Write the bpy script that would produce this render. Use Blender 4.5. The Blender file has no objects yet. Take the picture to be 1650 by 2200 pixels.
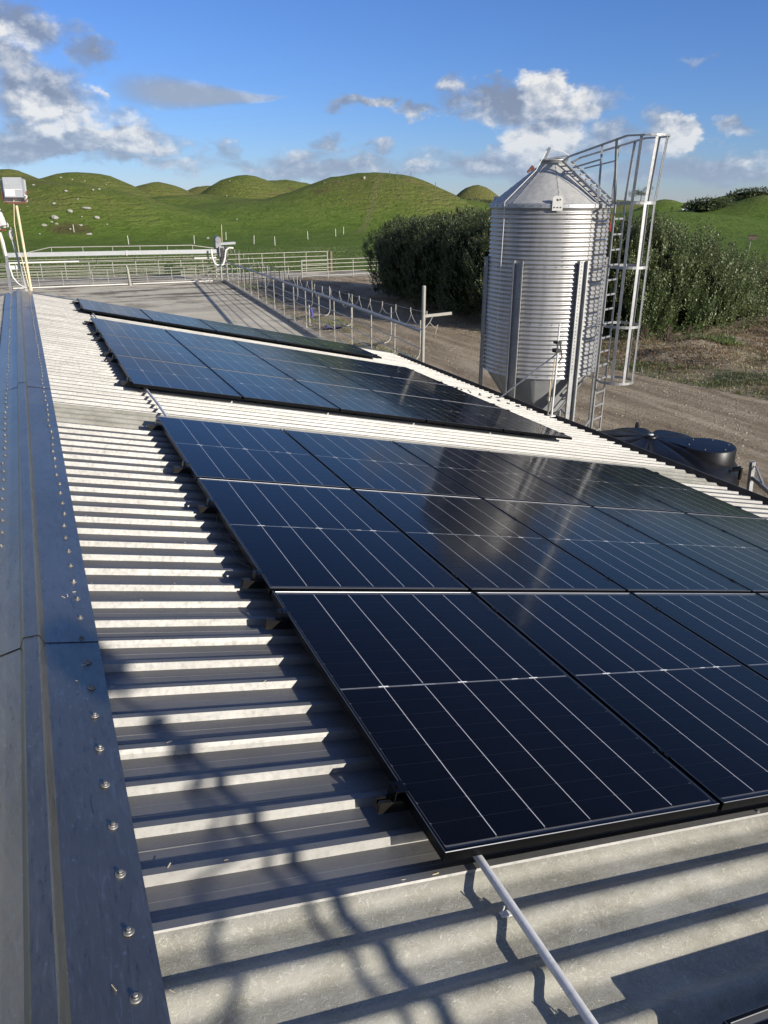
import bpy, math, random
import numpy as np
from mathutils import Vector, Matrix
random.seed(7); rng = np.random.default_rng(7)
S = bpy.context.scene
COL = S.collection
R = math.radians
# ------------------------------------------------------------------ camera
H = 5.4
cam = bpy.data.cameras.new("camera"); co = bpy.data.objects.new("camera", cam); COL.objects.link(co)
cam.sensor_fit = 'VERTICAL'; cam.sensor_height = 36.0
cam.lens = 36.0 * 1628.7 / 2200.0
cam.clip_start = 0.05; cam.clip_end = 9000
PITCH, YAW = 22.2517, 24.2469
co.location = (0, 0, H)
co.rotation_euler = (R(90 - PITCH), 0, R(-YAW))
S.camera = co
# ------------------------------------------------------------------ exposure
vs = S.view_settings
vs.view_transform = 'Standard'; vs.look = 'None'; vs.gamma = 1.0; vs.use_curve_mapping = False
vs.exposure = 0.50
# ------------------------------------------------------------------ sun and sky
SUN = Vector((0.093, -0.19, 0.0713)).normalized()        # towards the sun
sl = bpy.data.lights.new("sun", 'SUN'); so = bpy.data.objects.new("sun", sl); COL.objects.link(so)
sl.energy = 5.0; sl.angle = R(0.53); sl.color = (1.0, 0.935, 0.83)
so.rotation_euler = SUN.to_track_quat('Z', 'Y').to_euler()
so.location = (30, -60, 40)
W = bpy.data.worlds.new("World"); S.world = W; W.use_nodes = True


class G:
    """small node-graph helper"""
    def __init__(s, tree):
        s.t = tree; s.n = tree.nodes; s.l = tree.links

    def node(s, typ, **kw):
        n = s.n.new(typ)
        for k, v in kw.items():
            setattr(n, k, v)
        return n

    def put(s, sock, v):
        if isinstance(v, bpy.types.NodeSocket):
            s.l.new(v, sock)
        elif v is not None:
            sock.default_value = v

    def m(s, op, a, b=None, c=None, clamp=False):
        n = s.node('ShaderNodeMath', operation=op, use_clamp=clamp)
        for i, v in enumerate((a, b, c)):
            if v is not None:
                s.put(n.inputs[i], v)
        return n.outputs[0]

    def smooth(s, x, lo, hi):
        n = s.node('ShaderNodeMapRange', interpolation_type='SMOOTHSTEP')
        s.put(n.inputs[0], x); s.put(n.inputs[1], lo); s.put(n.inputs[2], hi)
        return n.outputs[0]

    def mix(s, f, a, b, blend='MIX'):
        n = s.node('ShaderNodeMix', data_type='RGBA', blend_type=blend)
        s.put(n.inputs[0], f)
        for i, v in ((6, a), (7, b)):
            if isinstance(v, tuple) and len(v) == 3:
                v = v + (1,)
            s.put(n.inputs[i], v)
        return n.outputs[2]

    def noise(s, vec, scale, detail=4, rough=.55, dist=0.0, dim='3D', out=0):
        n = s.node('ShaderNodeTexNoise', noise_dimensions=dim)
        if vec is not None:
            s.put(n.inputs['Vector'], vec)
        n.inputs['Scale'].default_value = scale; n.inputs['Detail'].default_value = detail
        n.inputs['Roughness'].default_value = rough; n.inputs['Distortion'].default_value = dist
        return n.outputs[out]

    def vec(s, x, y, z):
        n = s.node('ShaderNodeCombineXYZ')
        s.put(n.inputs[0], x); s.put(n.inputs[1], y); s.put(n.inputs[2], z)
        return n.outputs[0]

    def mapping(s, vec, scale=(1, 1, 1), loc=(0, 0, 0), rot=(0, 0, 0)):
        n = s.node('ShaderNodeMapping')
        s.put(n.inputs[0], vec); n.inputs['Scale'].default_value = scale
        n.inputs['Location'].default_value = loc; n.inputs['Rotation'].default_value = rot
        return n.outputs[0]

    def ramp(s, f, stops):
        n = s.node('ShaderNodeValToRGB'); e = n.color_ramp.elements
        while len(e) < len(stops):
            e.new(0.5)
        for el, (p, c) in zip(e, stops):
            el.position = p; el.color = (c + (1,)) if len(c) == 3 else c
        s.put(n.inputs[0], f)
        return n.outputs[0]


def build_world():
    g = G(W.node_tree); g.n.clear()
    out = g.node('ShaderNodeOutputWorld')
    sky = g.node('ShaderNodeTexSky', sky_type='NISHITA')
    sky.sun_disc = False
    sky.sun_elevation = math.asin(SUN.z)
    sky.sun_rotation = math.atan2(SUN.x, SUN.y)
    sky.altitude = 0; sky.air_density = 1.0; sky.dust_density = 0.0; sky.ozone_density = 6.0
    tint = g.mix(1.0, sky.outputs[0], (0.84, 0.90, 1.20), 'MULTIPLY')
    b1 = g.node('ShaderNodeBackground'); g.put(b1.inputs[0], tint); b1.inputs[1].default_value = 0.077
    tc = g.node('ShaderNodeTexCoord')
    sep = g.node('ShaderNodeSeparateXYZ'); g.put(sep.inputs[0], tc.outputs['Generated'])
    az = g.m('MULTIPLY', g.m('ARCTAN2', sep.outputs[0], sep.outputs[1]), 57.2958)
    el = g.m('MULTIPLY', g.m('ARCSINE', sep.outputs[2]), 57.2958)
    p = g.vec(az, g.m('MULTIPLY', el, 1.5), 0.0)
    n1 = g.noise(p, 0.15, 8, .55, .3)
    n2 = g.noise(g.mapping(p, loc=(3.1, 1.7, 2.0)), 0.5, 6, .6, .2)
    # the same billows seen a little towards the sun (up and to the right): their difference shades the clouds
    n1b = g.noise(g.mapping(p, loc=(0.9, 1.5, 0)), 0.15, 8, .55, .3)
    n2b = g.noise(g.mapping(p, loc=(3.1 + .35, 1.7 + .6, 2.0)), 0.5, 6, .6, .2)

    waz = g.m('ADD', az, g.m('MULTIPLY', g.m('SUBTRACT', g.noise(g.mapping(p, loc=(11, 5, 1)), .11, 6, .62), .5), 11.0))
    wel = g.m('ADD', el, g.m('MULTIPLY', g.m('SUBTRACT', g.noise(g.mapping(p, loc=(27, 8, 4)), .14, 6, .62), .5), 6.0))

    def field(blobs):
        acc = None
        for (a, e, ra, re, w) in blobs:
            u = g.m('DIVIDE', g.m('SUBTRACT', waz, a), ra)
            v = g.m('DIVIDE', g.m('SUBTRACT', wel, e), re)
            q = g.m('ADD', g.m('MULTIPLY', u, u), g.m('MULTIPLY', v, v))
            f = g.m('MULTIPLY', g.m('SUBTRACT', 1.0, q), w)
            f = g.m('MAXIMUM', f, -1.0)
            acc = f if acc is None else g.m('MAXIMUM', acc, f)
        return acc
    gf = field(CLOUD_GREY); wf = field(CLOUD_WHITE)
    allf = g.m('MAXIMUM', gf, wf)
    dens = g.m('ADD', allf, g.m('MULTIPLY', g.m('SUBTRACT', n1, .5), 1.9))
    dens = g.m('ADD', dens, g.m('MULTIPLY', g.m('SUBTRACT', n2, .5), 1.0))
    # unseen cloud added over the rest of the sky to whiten the shade, thinning overhead
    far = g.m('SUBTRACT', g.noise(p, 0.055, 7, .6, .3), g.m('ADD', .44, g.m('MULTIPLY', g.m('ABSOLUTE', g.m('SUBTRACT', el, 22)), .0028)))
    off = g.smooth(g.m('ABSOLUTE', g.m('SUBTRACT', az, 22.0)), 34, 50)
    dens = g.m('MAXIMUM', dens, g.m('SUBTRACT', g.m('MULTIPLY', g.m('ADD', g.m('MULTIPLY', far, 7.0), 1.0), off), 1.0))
    # smooth lens cloud
    lu = g.m('DIVIDE', g.m('SUBTRACT', az, LENS[0]), LENS[2])
    ll = g.m('ADD', g.m('SUBTRACT', el, LENS[1]), g.m('MULTIPLY', g.m('SUBTRACT', n1, .5), 1.1))
    lv = g.m('DIVIDE', ll, g.m('ADD', g.m('MULTIPLY', g.m('SUBTRACT', 1.0, lu), LENS[3] * .75), .12))
    lens = g.m('SUBTRACT', 1.0, g.m('ADD', g.m('MULTIPLY', lu, lu), g.m('MULTIPLY', lv, lv)))
    la = g.smooth(lens, -0.15, 0.85)
    alpha = g.m('MULTIPLY', g.smooth(dens, -0.16, 0.90), 0.92)
    alpha = g.m('MAXIMUM', alpha, g.m('MULTIPLY', la, .88))
    lit = g.m('ADD', g.m('MULTIPLY', g.m('SUBTRACT', n1, n1b), 3.2), g.m('MULTIPLY', g.m('SUBTRACT', n2, n2b), 2.2))
    lit = g.m('ADD', lit, g.m('ADD', .18, g.m('MULTIPLY', g.m('MAXIMUM', g.smooth(wf, -.35, .75), g.m('MULTIPLY', off, .75)), .55)))  # added out-of-view cloud is brightened so the left capping reflects grey
    col = g.ramp(g.m('ADD', lit, 0.0, clamp=True), [(0.0, (.26, .31, .42)), (.3, (.37, .43, .54)), (.6, (.58, .62, .69)), (1.0, (.95, .94, .91))])
    col = g.mix(g.m('MULTIPLY', la, .75), col, (.40, .47, .59))
    col = g.mix(g.m('MULTIPLY', g.smooth(el, 7.0, 0.5), .45), col, (.44, .57, .78))   # air between
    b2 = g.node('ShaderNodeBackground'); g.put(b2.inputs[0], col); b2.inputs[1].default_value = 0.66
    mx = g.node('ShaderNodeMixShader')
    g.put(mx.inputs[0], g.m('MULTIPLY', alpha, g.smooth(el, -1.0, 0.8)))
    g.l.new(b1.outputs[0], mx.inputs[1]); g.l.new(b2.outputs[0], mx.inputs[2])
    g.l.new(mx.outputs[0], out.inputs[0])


# clouds: azimuth, elevation, half width, half height (degrees), weight
CLOUD_GREY = [(1.77, 9.31, 4.12, 1.42, 1.0), (0.49, 7.81, 2.3, 1.45, 1.0), (2.5, 5.82, 5.09, 2.16, 1.1), (7.02, 4.54, 3.15, 1.34, 0.7), (4.27, 3.08, 7.83, 1.3, 1.5), (1.34, 3.6, 3.22, 1.84, 1.0), (5.81, 8.09, 1.51, 1.24, 0.8), (13.41, 3.22, 1.84, 1.13, 0.8), (18.38, 3.04, 2.99, 0.92, 0.8), (20.93, 3.9, 1.26, 0.74, 0.7), (23.45, 3.2, 1.27, 0.4, 0.6), (19.93, 2.12, 7.61, 0.87, 0.8), (7.85, 1.87, 5.31, 0.67, 0.7), (23.01, 6.54, 2.94, 0.59, 0.9), (26.43, 5.66, 2.34, 0.55, 0.9), (31.53, 5.95, 3.22, 1.36, 1.2), (29.18, 6.92, 0.77, 0.8, 0.6), (32.97, 2.59, 7.76, 1.26, 1.0), (39.83, 3.77, 4.11, 1.09, 0.6), (46.48, 4.45, 1.89, 0.52, 0.8), (44.89, 2.32, 5.87, 1.25, 0.9), (38.12, 6.09, 1.76, 1.19, 0.6), (42.03, 4.66, 1.71, 1.2, 0.7), (44.66, 7.56, 1.08, 0.3, 0.3), (48.85, 1.45, 3.19, 0.8, 0.7), (15.83, 2.39, 6.24, 0.75, 0.7), (26.66, 1.83, 8.28, 0.64, 0.6), (37.65, 1.78, 7.86, 0.69, 0.7), (-16, 24, 16, 9, 0.9), (-30, 30, 18, 13, 1.0), (-52, 26, 22, 14, 0.9), (-38, 50, 18, 9, 0.5), (-80, 20, 20, 10, 0.7)]
CLOUD_WHITE = [(1.95, 8.85, 1.56, 0.62, 0.7), (1.62, 5.28, 1.6, 1.28, 0.8), (6.54, 6.36, 0.56, 0.67, 0.9), (3.91, 4.41, 3.04, 0.74, 0.8), (8.11, 4.03, 1.75, 0.71, 0.6), (13.61, 3.84, 1.16, 0.73, 0.6), (18.39, 3.46, 1.57, 0.51, 0.4), (34.82, 6.56, 2.25, 1.65, 1.5), (34.39, 4.26, 3.82, 1.72, 1.4), (37.44, 5.57, 1.54, 1.34, 1.2), (42.92, 4.37, 1.36, 1.38, 1.2), (26.97, 2.33, 1.76, 0.44, 0.8), (30.78, 2.46, 1.58, 0.58, 0.6), (48.69, 2.38, 0.79, 0.42, 0.5), (9.34, 3.28, 2.08, 0.61, 0.4)]
LENS = (12.18, 6.45, 5.89, 1.0)
build_world()

# ------------------------------------------------------------------ mesh helpers
UW = Vector((0, 1, 0)); VW = Vector((0.97555, 0, -0.21978)); NW = Vector((0.21978, 0, 0.97555))
O = Vector((0.82924, 1.41504, 3.68548))
SLOPE = math.asin(0.21978)


def RP(u, v, h=0.0):
    """roof coordinates: u along the ridge, v down the slope, h above the panel plane"""
    return O + UW * u + VW * v + NW * h


class MB:
    def __init__(s):
        s.v = []; s.f = []; s.sm = []; s.mi = []; s.cur = 0

    def add(s, vs, fs, smooth=False):
        b = len(s.v); s.v += [tuple(x) for x in vs]
        s.f += [tuple(b + i for i in f) for f in fs]; s.sm += [smooth] * len(fs); s.mi += [s.cur] * len(fs)
        return s

    def box(s, lo, hi):
        x0, y0, z0 = lo; x1, y1, z1 = hi
        return s.add([(x0, y0, z0), (x1, y0, z0), (x1, y1, z0), (x0, y1, z0), (x0, y0, z1), (x1, y0, z1), (x1, y1, z1), (x0, y1, z1)],
                     [(0, 3, 2, 1), (4, 5, 6, 7), (0, 1, 5, 4), (1, 2, 6, 5), (2, 3, 7, 6), (3, 0, 4, 7)])

    def bar(s, p, q, w, h=None, up=(0, 0, 1)):
        """rectangular bar from p to q, w across and h along up"""
        h = h or w; p = Vector(p); q = Vector(q); d = (q - p).normalized(); up = Vector(up)
        if abs(d.dot(up)) > .99:
            up = Vector((0, 1, 0)) if abs(d.y) < .9 else Vector((1, 0, 0))
        a = d.cross(up).normalized() * (w / 2); b = a.cross(d).normalized() * (h / 2)
        vs = [c + i * a + j * b for c in (p, q) for i, j in ((-1, -1), (1, -1), (1, 1), (-1, 1))]
        return s.add(vs, [(0, 1, 2, 3), (7, 6, 5, 4), (0, 4, 5, 1), (1, 5, 6, 2), (2, 6, 7, 3), (3, 7, 4, 0)])

    def tube(s, pts, r, n=8, caps=True, smooth=True):
        pts = [Vector(p) for p in pts]; rr = r if isinstance(r, (list, tuple)) else [r] * len(pts)
        vs = []; fs = []; prev = None
        for i, p in enumerate(pts):
            d = (pts[min(i + 1, len(pts) - 1)] - pts[max(i - 1, 0)]).normalized()
            if prev is None:
                a = d.orthogonal().normalized()
            else:
                a = (prev - d * prev.dot(d)).normalized()
            prev = a; b = d.cross(a)
            vs += [p + (a * math.cos(t) + b * math.sin(t)) * rr[i] for t in (2 * math.pi * k / n for k in range(n))]
        for i in range(len(pts) - 1):
            for k in range(n):
                fs.append((i * n + k, i * n + (k + 1) % n, (i + 1) * n + (k + 1) % n, (i + 1) * n + k))
        s.add(vs, fs, smooth)
        if caps:
            s.add(vs[:n], [tuple(range(n - 1, -1, -1))]); s.add(vs[-n:], [tuple(range(n))])
        return s

    def lathe(s, prof, n=24, c=(0, 0, 0), smooth=True, cap0=False, cap1=False, a0=0.0, a1=2 * math.pi):
        full = abs(a1 - a0 - 2 * math.pi) < 1e-6; m = n if full else n + 1
        vs = []; fs = []
        for (r, z) in prof:
            vs += [(c[0] + r * math.cos(a0 + (a1 - a0) * k / n), c[1] + r * math.sin(a0 + (a1 - a0) * k / n), c[2] + z) for k in range(m)]
        for i in range(len(prof) - 1):
            for k in range(n):
                k2 = (k + 1) % m
                fs.append((i * m + k, i * m + k2, (i + 1) * m + k2, (i + 1) * m + k))
        s.add(vs, fs, smooth)
        if cap0:
            s.add(vs[:m], [tuple(range(m - 1, -1, -1))])
        if cap1:
            s.add(vs[-m:], [tuple(range(m))])
        return s

    def mesh(s, name, mats):
        me = bpy.data.meshes.new(name); me.from_pydata([tuple(x) for x in s.v], [], s.f)
        for m in (mats if isinstance(mats, (list, tuple)) else [mats]):
            me.materials.append(m)
        if any(s.sm):
            me.polygons.foreach_set('use_smooth', s.sm)
        if any(s.mi):
            me.polygons.foreach_set('material_index', s.mi)
        me.update()
        return me

    def build(s, name, mats, parent=None, **kw):
        return link(name, s.mesh(name, mats), parent, **kw)


def link(name, me, parent=None, label=None, cat=None, group=None, kind=None):
    o = bpy.data.objects.new(name, me); COL.objects.link(o)
    if parent is not None:
        o.parent = parent
    tag(o, label, cat, group, kind)
    return o


def tag(o, label=None, cat=None, group=None, kind=None):
    if label: o['label'] = label
    if cat: o['category'] = cat
    if group: o['group'] = group
    if kind: o['kind'] = kind
    return o


def thing(name, label, cat, loc=(0, 0, 0), rot=(0, 0, 0), group=None):
    o = bpy.data.objects.new(name, None); COL.objects.link(o); o.empty_display_size = .2
    o.location = loc; o.rotation_euler = rot
    return tag(o, label, cat, group)


def copy_tree(o, parent=None):
    c = o.copy(); COL.objects.link(c)
    if parent is not None:
        c.parent = parent
    for ch in list(o.children):
        copy_tree(ch, c)
    return c


# ------------------------------------------------------------------ materials
def mat(name, fn):
    m = bpy.data.materials.new(name); m.use_nodes = True
    g = G(m.node_tree); g.n.clear()
    out = g.node('ShaderNodeOutputMaterial'); b = g.node('ShaderNodeBsdfPrincipled')
    g.l.new(b.outputs[0], out.inputs[0])
    g.b = b; g.out = out
    g.tc = g.node('ShaderNodeTexCoord'); g.obj = g.tc.outputs['Object']
    g.geo = g.node('ShaderNodeNewGeometry'); g.pos = g.geo.outputs['Position']
    fn(g)
    return m


def setp(g, col=None, rough=None, metal=None, spec=None, bump=None, bs=.3, bd=.01, coat=None):
    b = g.b
    if col is not None: g.put(b.inputs['Base Color'], (col + (1,)) if isinstance(col, tuple) and len(col) == 3 else col)
    if rough is not None: g.put(b.inputs['Roughness'], rough)
    if metal is not None: g.put(b.inputs['Metallic'], metal)
    if spec is not None: g.put(b.inputs['Specular IOR Level'], spec)
    if coat is not None: g.put(b.inputs['Coat Weight'], coat)
    if bump is not None:
        n = g.node('ShaderNodeBump'); n.inputs['Strength'].default_value = bs; n.inputs['Distance'].default_value = bd
        g.put(n.inputs['Height'], bump); g.put(b.inputs['Normal'], n.outputs[0])


def m_zinc(g):
    n = g.noise(g.mapping(g.pos, scale=(.6, 3.0, 3.0)), 3.0, 6, .6)
    n2 = g.noise(g.pos, 45, 4, .6)
    sp = g.noise(g.pos, 130, 3, .7)
    stain = g.smooth(g.noise(g.mapping(g.pos, scale=(1, 2.5, 1)), 7, 6, .7), .60, .78)
    c = g.ramp(n, [(.3, (.238, .233, .220)), (.7, (.305, .299, .284))])
    c = g.mix(g.m('MULTIPLY', g.smooth(n2, .5, .75), .25), c, (.15, .145, .135))
    c = g.mix(g.m('MULTIPLY', stain, .30), c, (.12, .113, .095))
    c = g.mix(g.m('MULTIPLY', g.smooth(sp, .66, .74), .35), c, (.07, .065, .055))
    setp(g, c, g.m('ADD', .51, g.m('MULTIPLY', n2, .20)), .90, .5, n, .25, .004)


def m_ridge(g):
    p = g.pos
    n = g.noise(g.mapping(p, scale=(7, 1.0, 7)), 11, 7, .72, .8)
    n2 = g.noise(p, 75, 5, .7); n3 = g.noise(g.mapping(p, scale=(1, .5, 1)), 2.2, 5, .65)
    v = g.node('ShaderNodeTexVoronoi'); g.put(v.inputs['Vector'], g.mapping(p, scale=(1, .8, 1))); v.inputs['Scale'].default_value = 38
    dots = g.m('MULTIPLY', g.smooth(v.outputs['Distance'], .22, .10), g.smooth(g.noise(p, 9, 4, .6), .50, .62))
    c = g.ramp(n3, [(.25, (.285, .258, .205)), (.75, (.41, .37, .30))])
    c = g.mix(g.m('MULTIPLY', g.smooth(n, .54, .68), .55), c, (.46, .46, .44))
    c = g.mix(g.m('MULTIPLY', g.smooth(n, .44, .32), .45), c, (.085, .088, .095))
    c = g.mix(g.m('MULTIPLY', g.smooth(n2, .58, .70), .35), c, (.45, .45, .43))
    c = g.mix(g.m('MULTIPLY', dots, .6), c, (.52, .52, .48))
    ru = g.m('ADD', .20, g.m('MULTIPLY', n, .26))
    dent = g.m('ADD', g.m('MULTIPLY', g.noise(g.mapping(p, scale=(1, .35, 1)), 4, 4, .5, .8), 2.0), g.m('MULTIPLY', n2, .10))
    setp(g, c, ru, .94, .5, dent, .38, .012)


def m_fibre(g):
    # glass-fibre roof light: grey resin full of pale curled strands
    p = g.pos
    w = g.noise(p, 17, 3, .6, out=1)
    pv = g.node('ShaderNodeVectorMath', operation='MULTIPLY_ADD'); g.put(pv.inputs[0], w); pv.inputs[1].default_value = (.075, .075, .01); g.put(pv.inputs[2], p)
    acc = None
    for k, ang in enumerate((8, 33, 61, 88, 112, 139, 166)):
        rot = g.mapping(pv.outputs[0], rot=(0, 0, R(ang)), loc=(k * 1.7, k * .9, k))
        n = g.noise(g.mapping(rot, scale=(34, 430, 1)), 1.0, 2, .5)
        l = g.smooth(n, .60, .74)
        acc = l if acc is None else g.m('MAXIMUM', acc, l)
    patch = g.noise(g.mapping(p, scale=(1, 2, 2)), 4, 6, .68)
    c = g.ramp(patch, [(.28, (.165, .158, .122)), (.5, (.265, .255, .210)), (.72, (.355, .342, .295))])
    c = g.mix(g.m('MULTIPLY', acc, .42), c, (.56, .54, .47))
    moss = g.smooth(g.noise(g.mapping(p, scale=(1, 3, 3)), 9, 6, .75), .58, .72)
    c = g.mix(g.m('MULTIPLY', moss, .45), c, (.115, .108, .06))
    setp(g, c, .60, 0.0, .3, g.m('ADD', g.noise(p, 70, 4, .6), g.m('MULTIPLY', acc, .7)), .4, .003)


def m_galv(g):
    v = g.node('ShaderNodeTexVoronoi'); g.put(v.inputs['Vector'], g.pos); v.inputs['Scale'].default_value = 26
    n = g.noise(g.pos, 3, 5, .6)
    c = g.mix(.35, g.ramp(n, [(.3, (.44, .45, .46)), (.7, (.60, .61, .61))]), v.outputs['Color'], 'SOFT_LIGHT')
    sepc = g.node('ShaderNodeSeparateColor'); g.put(sepc.inputs[0], c)
    setp(g, g.ramp(sepc.outputs[1], [(.25, (.22, .225, .23)), (.75, (.44, .44, .435))]), g.m('ADD', .36, g.m('MULTIPLY', n, .25)), .6, .5)


def m_silo(g):
    n = g.noise(g.mapping(g.pos, scale=(2.5, 2.5, .35)), 3, 6, .65)
    n2 = g.noise(g.pos, 26, 4, .6)
    c = g.ramp(n, [(.3, (.35, .345, .335)), (.7, (.465, .455, .44))])
    c = g.mix(g.m('MULTIPLY', g.smooth(n2, .52, .8), .35), c, (.30, .30, .29))
    setp(g, c, g.m('ADD', .36, g.m('MULTIPLY', n, .2)), .70, .5)


def m_cone(g):
    v = g.node('ShaderNodeTexVoronoi'); g.put(v.inputs['Vector'], g.pos); v.inputs['Scale'].default_value = 14
    n = g.noise(g.mapping(g.pos, scale=(2, 2, .6)), 5, 6, .7)
    sp = g.smooth(g.noise(g.pos, 28, 5, .75), .62, .70)
    c = g.ramp(n, [(.3, (.36, .355, .335)), (.7, (.50, .49, .46))])
    vs_ = g.node('ShaderNodeSeparateColor'); g.put(vs_.inputs[0], v.outputs['Color'])
    c = g.mix(g.m('MULTIPLY', vs_.outputs[0], .22), c, (.22, .225, .225))
    c = g.mix(g.m('MULTIPLY', sp, .6), c, (.68, .66, .60))
    setp(g, c, .55, .2, .35)


def plain(col, rough=.5, metal=0.0, var=.25, scale=8.0, dirt=None, spec=.5, bumpd=0.0):
    def fn(g):
        n = g.noise(g.pos, scale, 5, .6)
        a = tuple(c * (1 - var) for c in col); b = tuple(min(1, c * (1 + var)) for c in col)
        c = g.ramp(n, [(.3, a), (.7, b)])
        if dirt:
            c = g.mix(g.m('MULTIPLY', g.smooth(g.noise(g.pos, scale * 3.1, 5, .7), .5, .72), .6), c, dirt)
        setp(g, c, rough, metal, spec, n if bumpd else None, .4, bumpd)
    return fn


def m_cell(g):
    # thin collector wires across a dark blue-black cell, running along the ridge
    x = g.node('ShaderNodeSeparateXYZ'); g.put(x.inputs[0], g.obj)
    f = g.m('FRACT', g.m('MULTIPLY', g.m('ADD', x.outputs[0], 10.0), 1 / 0.01138))
    line = g.smooth(g.m('ABSOLUTE', g.m('SUBTRACT', f, .5)), .090, .045)
    n = g.noise(g.pos, 1.3, 3, .5)
    c = g.ramp(n, [(.3, (.0010, .0011, .0026)), (.7, (.0016, .0018, .0042))])
    c = g.mix(g.m('MULTIPLY', line, .42), c, (.016, .018, .026))
    setp(g, c, .5, 0.0, .05)


def m_glass(g):
    g.n.remove(g.b)
    tr = g.node('ShaderNodeBsdfTransparent'); gl = g.node('ShaderNodeBsdfGlossy')
    dust = g.noise(g.pos, 2.2, 5, .65)
    g.put(gl.inputs['Roughness'], g.m('ADD', .05, g.m('MULTIPLY', dust, .10)))
    bp = g.node('ShaderNodeBump'); bp.inputs['Strength'].default_value = .10; bp.inputs['Distance'].default_value = .002
    g.put(bp.inputs['Height'], g.noise(g.pos, 3.5, 2, .5)); g.put(gl.inputs['Normal'], bp.outputs[0])
    dp = g.node('ShaderNodeVectorMath', operation='DOT_PRODUCT'); g.put(dp.inputs[0], g.geo.outputs['Incoming']); g.put(dp.inputs[1], g.geo.outputs['Normal'])
    cs = g.m('ABSOLUTE', dp.outputs['Value'])               # same reflectance from both sides of the thin pane
    fres = g.m('ADD', .009, g.m('MULTIPLY', .72, g.m('POWER', g.m('SUBTRACT', 1.0, cs), 5.0)), clamp=True)
    mx = g.node('ShaderNodeMixShader'); g.put(mx.inputs[0], fres)
    g.l.new(tr.outputs[0], mx.inputs[1]); g.l.new(gl.outputs[0], mx.inputs[2])
    df = g.node('ShaderNodeBsdfDiffuse'); df.inputs[0].default_value = (.42, .40, .36, 1)
    sp = g.m('MAXIMUM', g.smooth(g.noise(g.pos, 19, 6, .8), .69, .76), g.m('MULTIPLY', g.smooth(g.noise(g.pos, 1.7, 6, .7), .52, .75), .35))
    mx2 = g.node('ShaderNodeMixShader'); g.put(mx2.inputs[0], g.m('ADD', .0005, g.m('MULTIPLY', sp, .012)))
    g.l.new(mx.outputs[0], mx2.inputs[1]); g.l.new(df.outputs[0], mx2.inputs[2])
    g.l.new(mx2.outputs[0], g.out.inputs[0])


def m_grass(g):
    p = g.pos
    n = g.noise(p, .030, 5, .6); n2 = g.noise(p, .22, 7, .72); n3 = g.noise(p, 1.3, 6, .8); n4 = g.noise(p, .075, 6, .7)
    z = g.node('ShaderNodeSeparateXYZ'); g.put(z.inputs[0], p)
    nz = g.node('ShaderNodeSeparateXYZ'); g.put(nz.inputs[0], g.geo.outputs['Normal'])
    c = g.ramp(n2, [(.25, (.078, .132, .020)), (.5, (.118, .182, .030)), (.75, (.160, .212, .046))])
    # rougher olive and brownish pasture on the banks and hill tops
    hi = g.smooth(z.outputs[2], 1.5, 9.0)
    steep = g.smooth(nz.outputs[2], .975, .90)
    w = g.m('ADD', g.m('MULTIPLY', hi, .9), g.m('MULTIPLY', steep, .4))
    olive = g.ramp(n2, [(.3, (.110, .138, .030)), (.7, (.180, .200, .054))])
    c = g.mix(g.m('MULTIPLY', w, .8, clamp=True), c, olive)
    dry = g.m('MULTIPLY', w, g.smooth(g.m('ADD', g.m('MULTIPLY', n4, .7), g.m('MULTIPLY', n2, .45)), .56, .72), clamp=True)
    dist = g.smooth(z.outputs[1], 262, 330)
    dry = g.m('MAXIMUM', dry, g.m('MULTIPLY', dist, .75))
    c = g.mix(g.m('MULTIPLY', dry, .75), c, g.ramp(n3, [(.3, (.13, .118, .040)), (.7, (.22, .185, .080))]))
    br = g.smooth(g.noise(g.mapping(p, loc=(17, 3, 0)), .085, 6, .75), .60, .70)
    c = g.mix(g.m('MULTIPLY', br, g.m('MULTIPLY', hi, .7)), c, (.125, .085, .045))
    # one worn stock track straight up the central hill, and the brown patch among the left-hand rocks
    tr = g.m('ABSOLUTE', g.m('SUBTRACT', g.m('SUBTRACT', z.outputs[0], g.m('MULTIPLY', z.outputs[1], .60)), -24.2))
    trk = g.m('MULTIPLY', g.smooth(g.m('ADD', tr, g.m('MULTIPLY', n3, 1.4)), 2.0, .6), g.smooth(z.outputs[1], 122, 130))
    c = g.mix(g.m('MULTIPLY', trk, .5), c, (.21, .185, .09))
    px = g.m('DIVIDE', g.m('SUBTRACT', z.outputs[0], 7.0), 3.9); py = g.m('DIVIDE', g.m('SUBTRACT', z.outputs[1], 131.6), 3.2)
    pt = g.m('ADD', g.m('ADD', g.m('MULTIPLY', px, px), g.m('MULTIPLY', py, py)), g.m('MULTIPLY', n3, 1.3))
    c = g.mix(g.m('MULTIPLY', g.smooth(pt, 1.6, .8), .7), c, (.115, .075, .042))
    c = g.mix(g.m('MULTIPLY', g.smooth(n3, .48, .72), .55), c, (.036, .062, .013))
    c = g.mix(g.m('MULTIPLY', g.smooth(n3, .46, .30), .35), c, (.19, .215, .065))
    tz = g.m('SINE', g.m('ADD', g.m('MULTIPLY', z.outputs[2], 7.5), g.m('MULTIPLY', n4, 26.0)))
    tz = g.m('MULTIPLY', g.smooth(tz, .35, .95), g.m('MULTIPLY', steep, g.smooth(n2, .40, .58)))
    c = g.mix(g.m('MULTIPLY', tz, .20), c, (.13, .115, .05))
    tus = g.smooth(g.noise(g.mapping(p, loc=(3, 8, 0)), .62, 4, .7), .62, .70)
    c = g.mix(g.m('MULTIPLY', tus, g.m('MULTIPLY', w, .6, clamp=True)), c, (.045, .060, .018))
    setp(g, c, .9, 0, .12, g.m('ADD', g.m('SUBTRACT', g.m('MULTIPLY', n2, 5.0), tz), g.m('MULTIPLY', n3, 1.8)), 1.0, .32)


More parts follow.
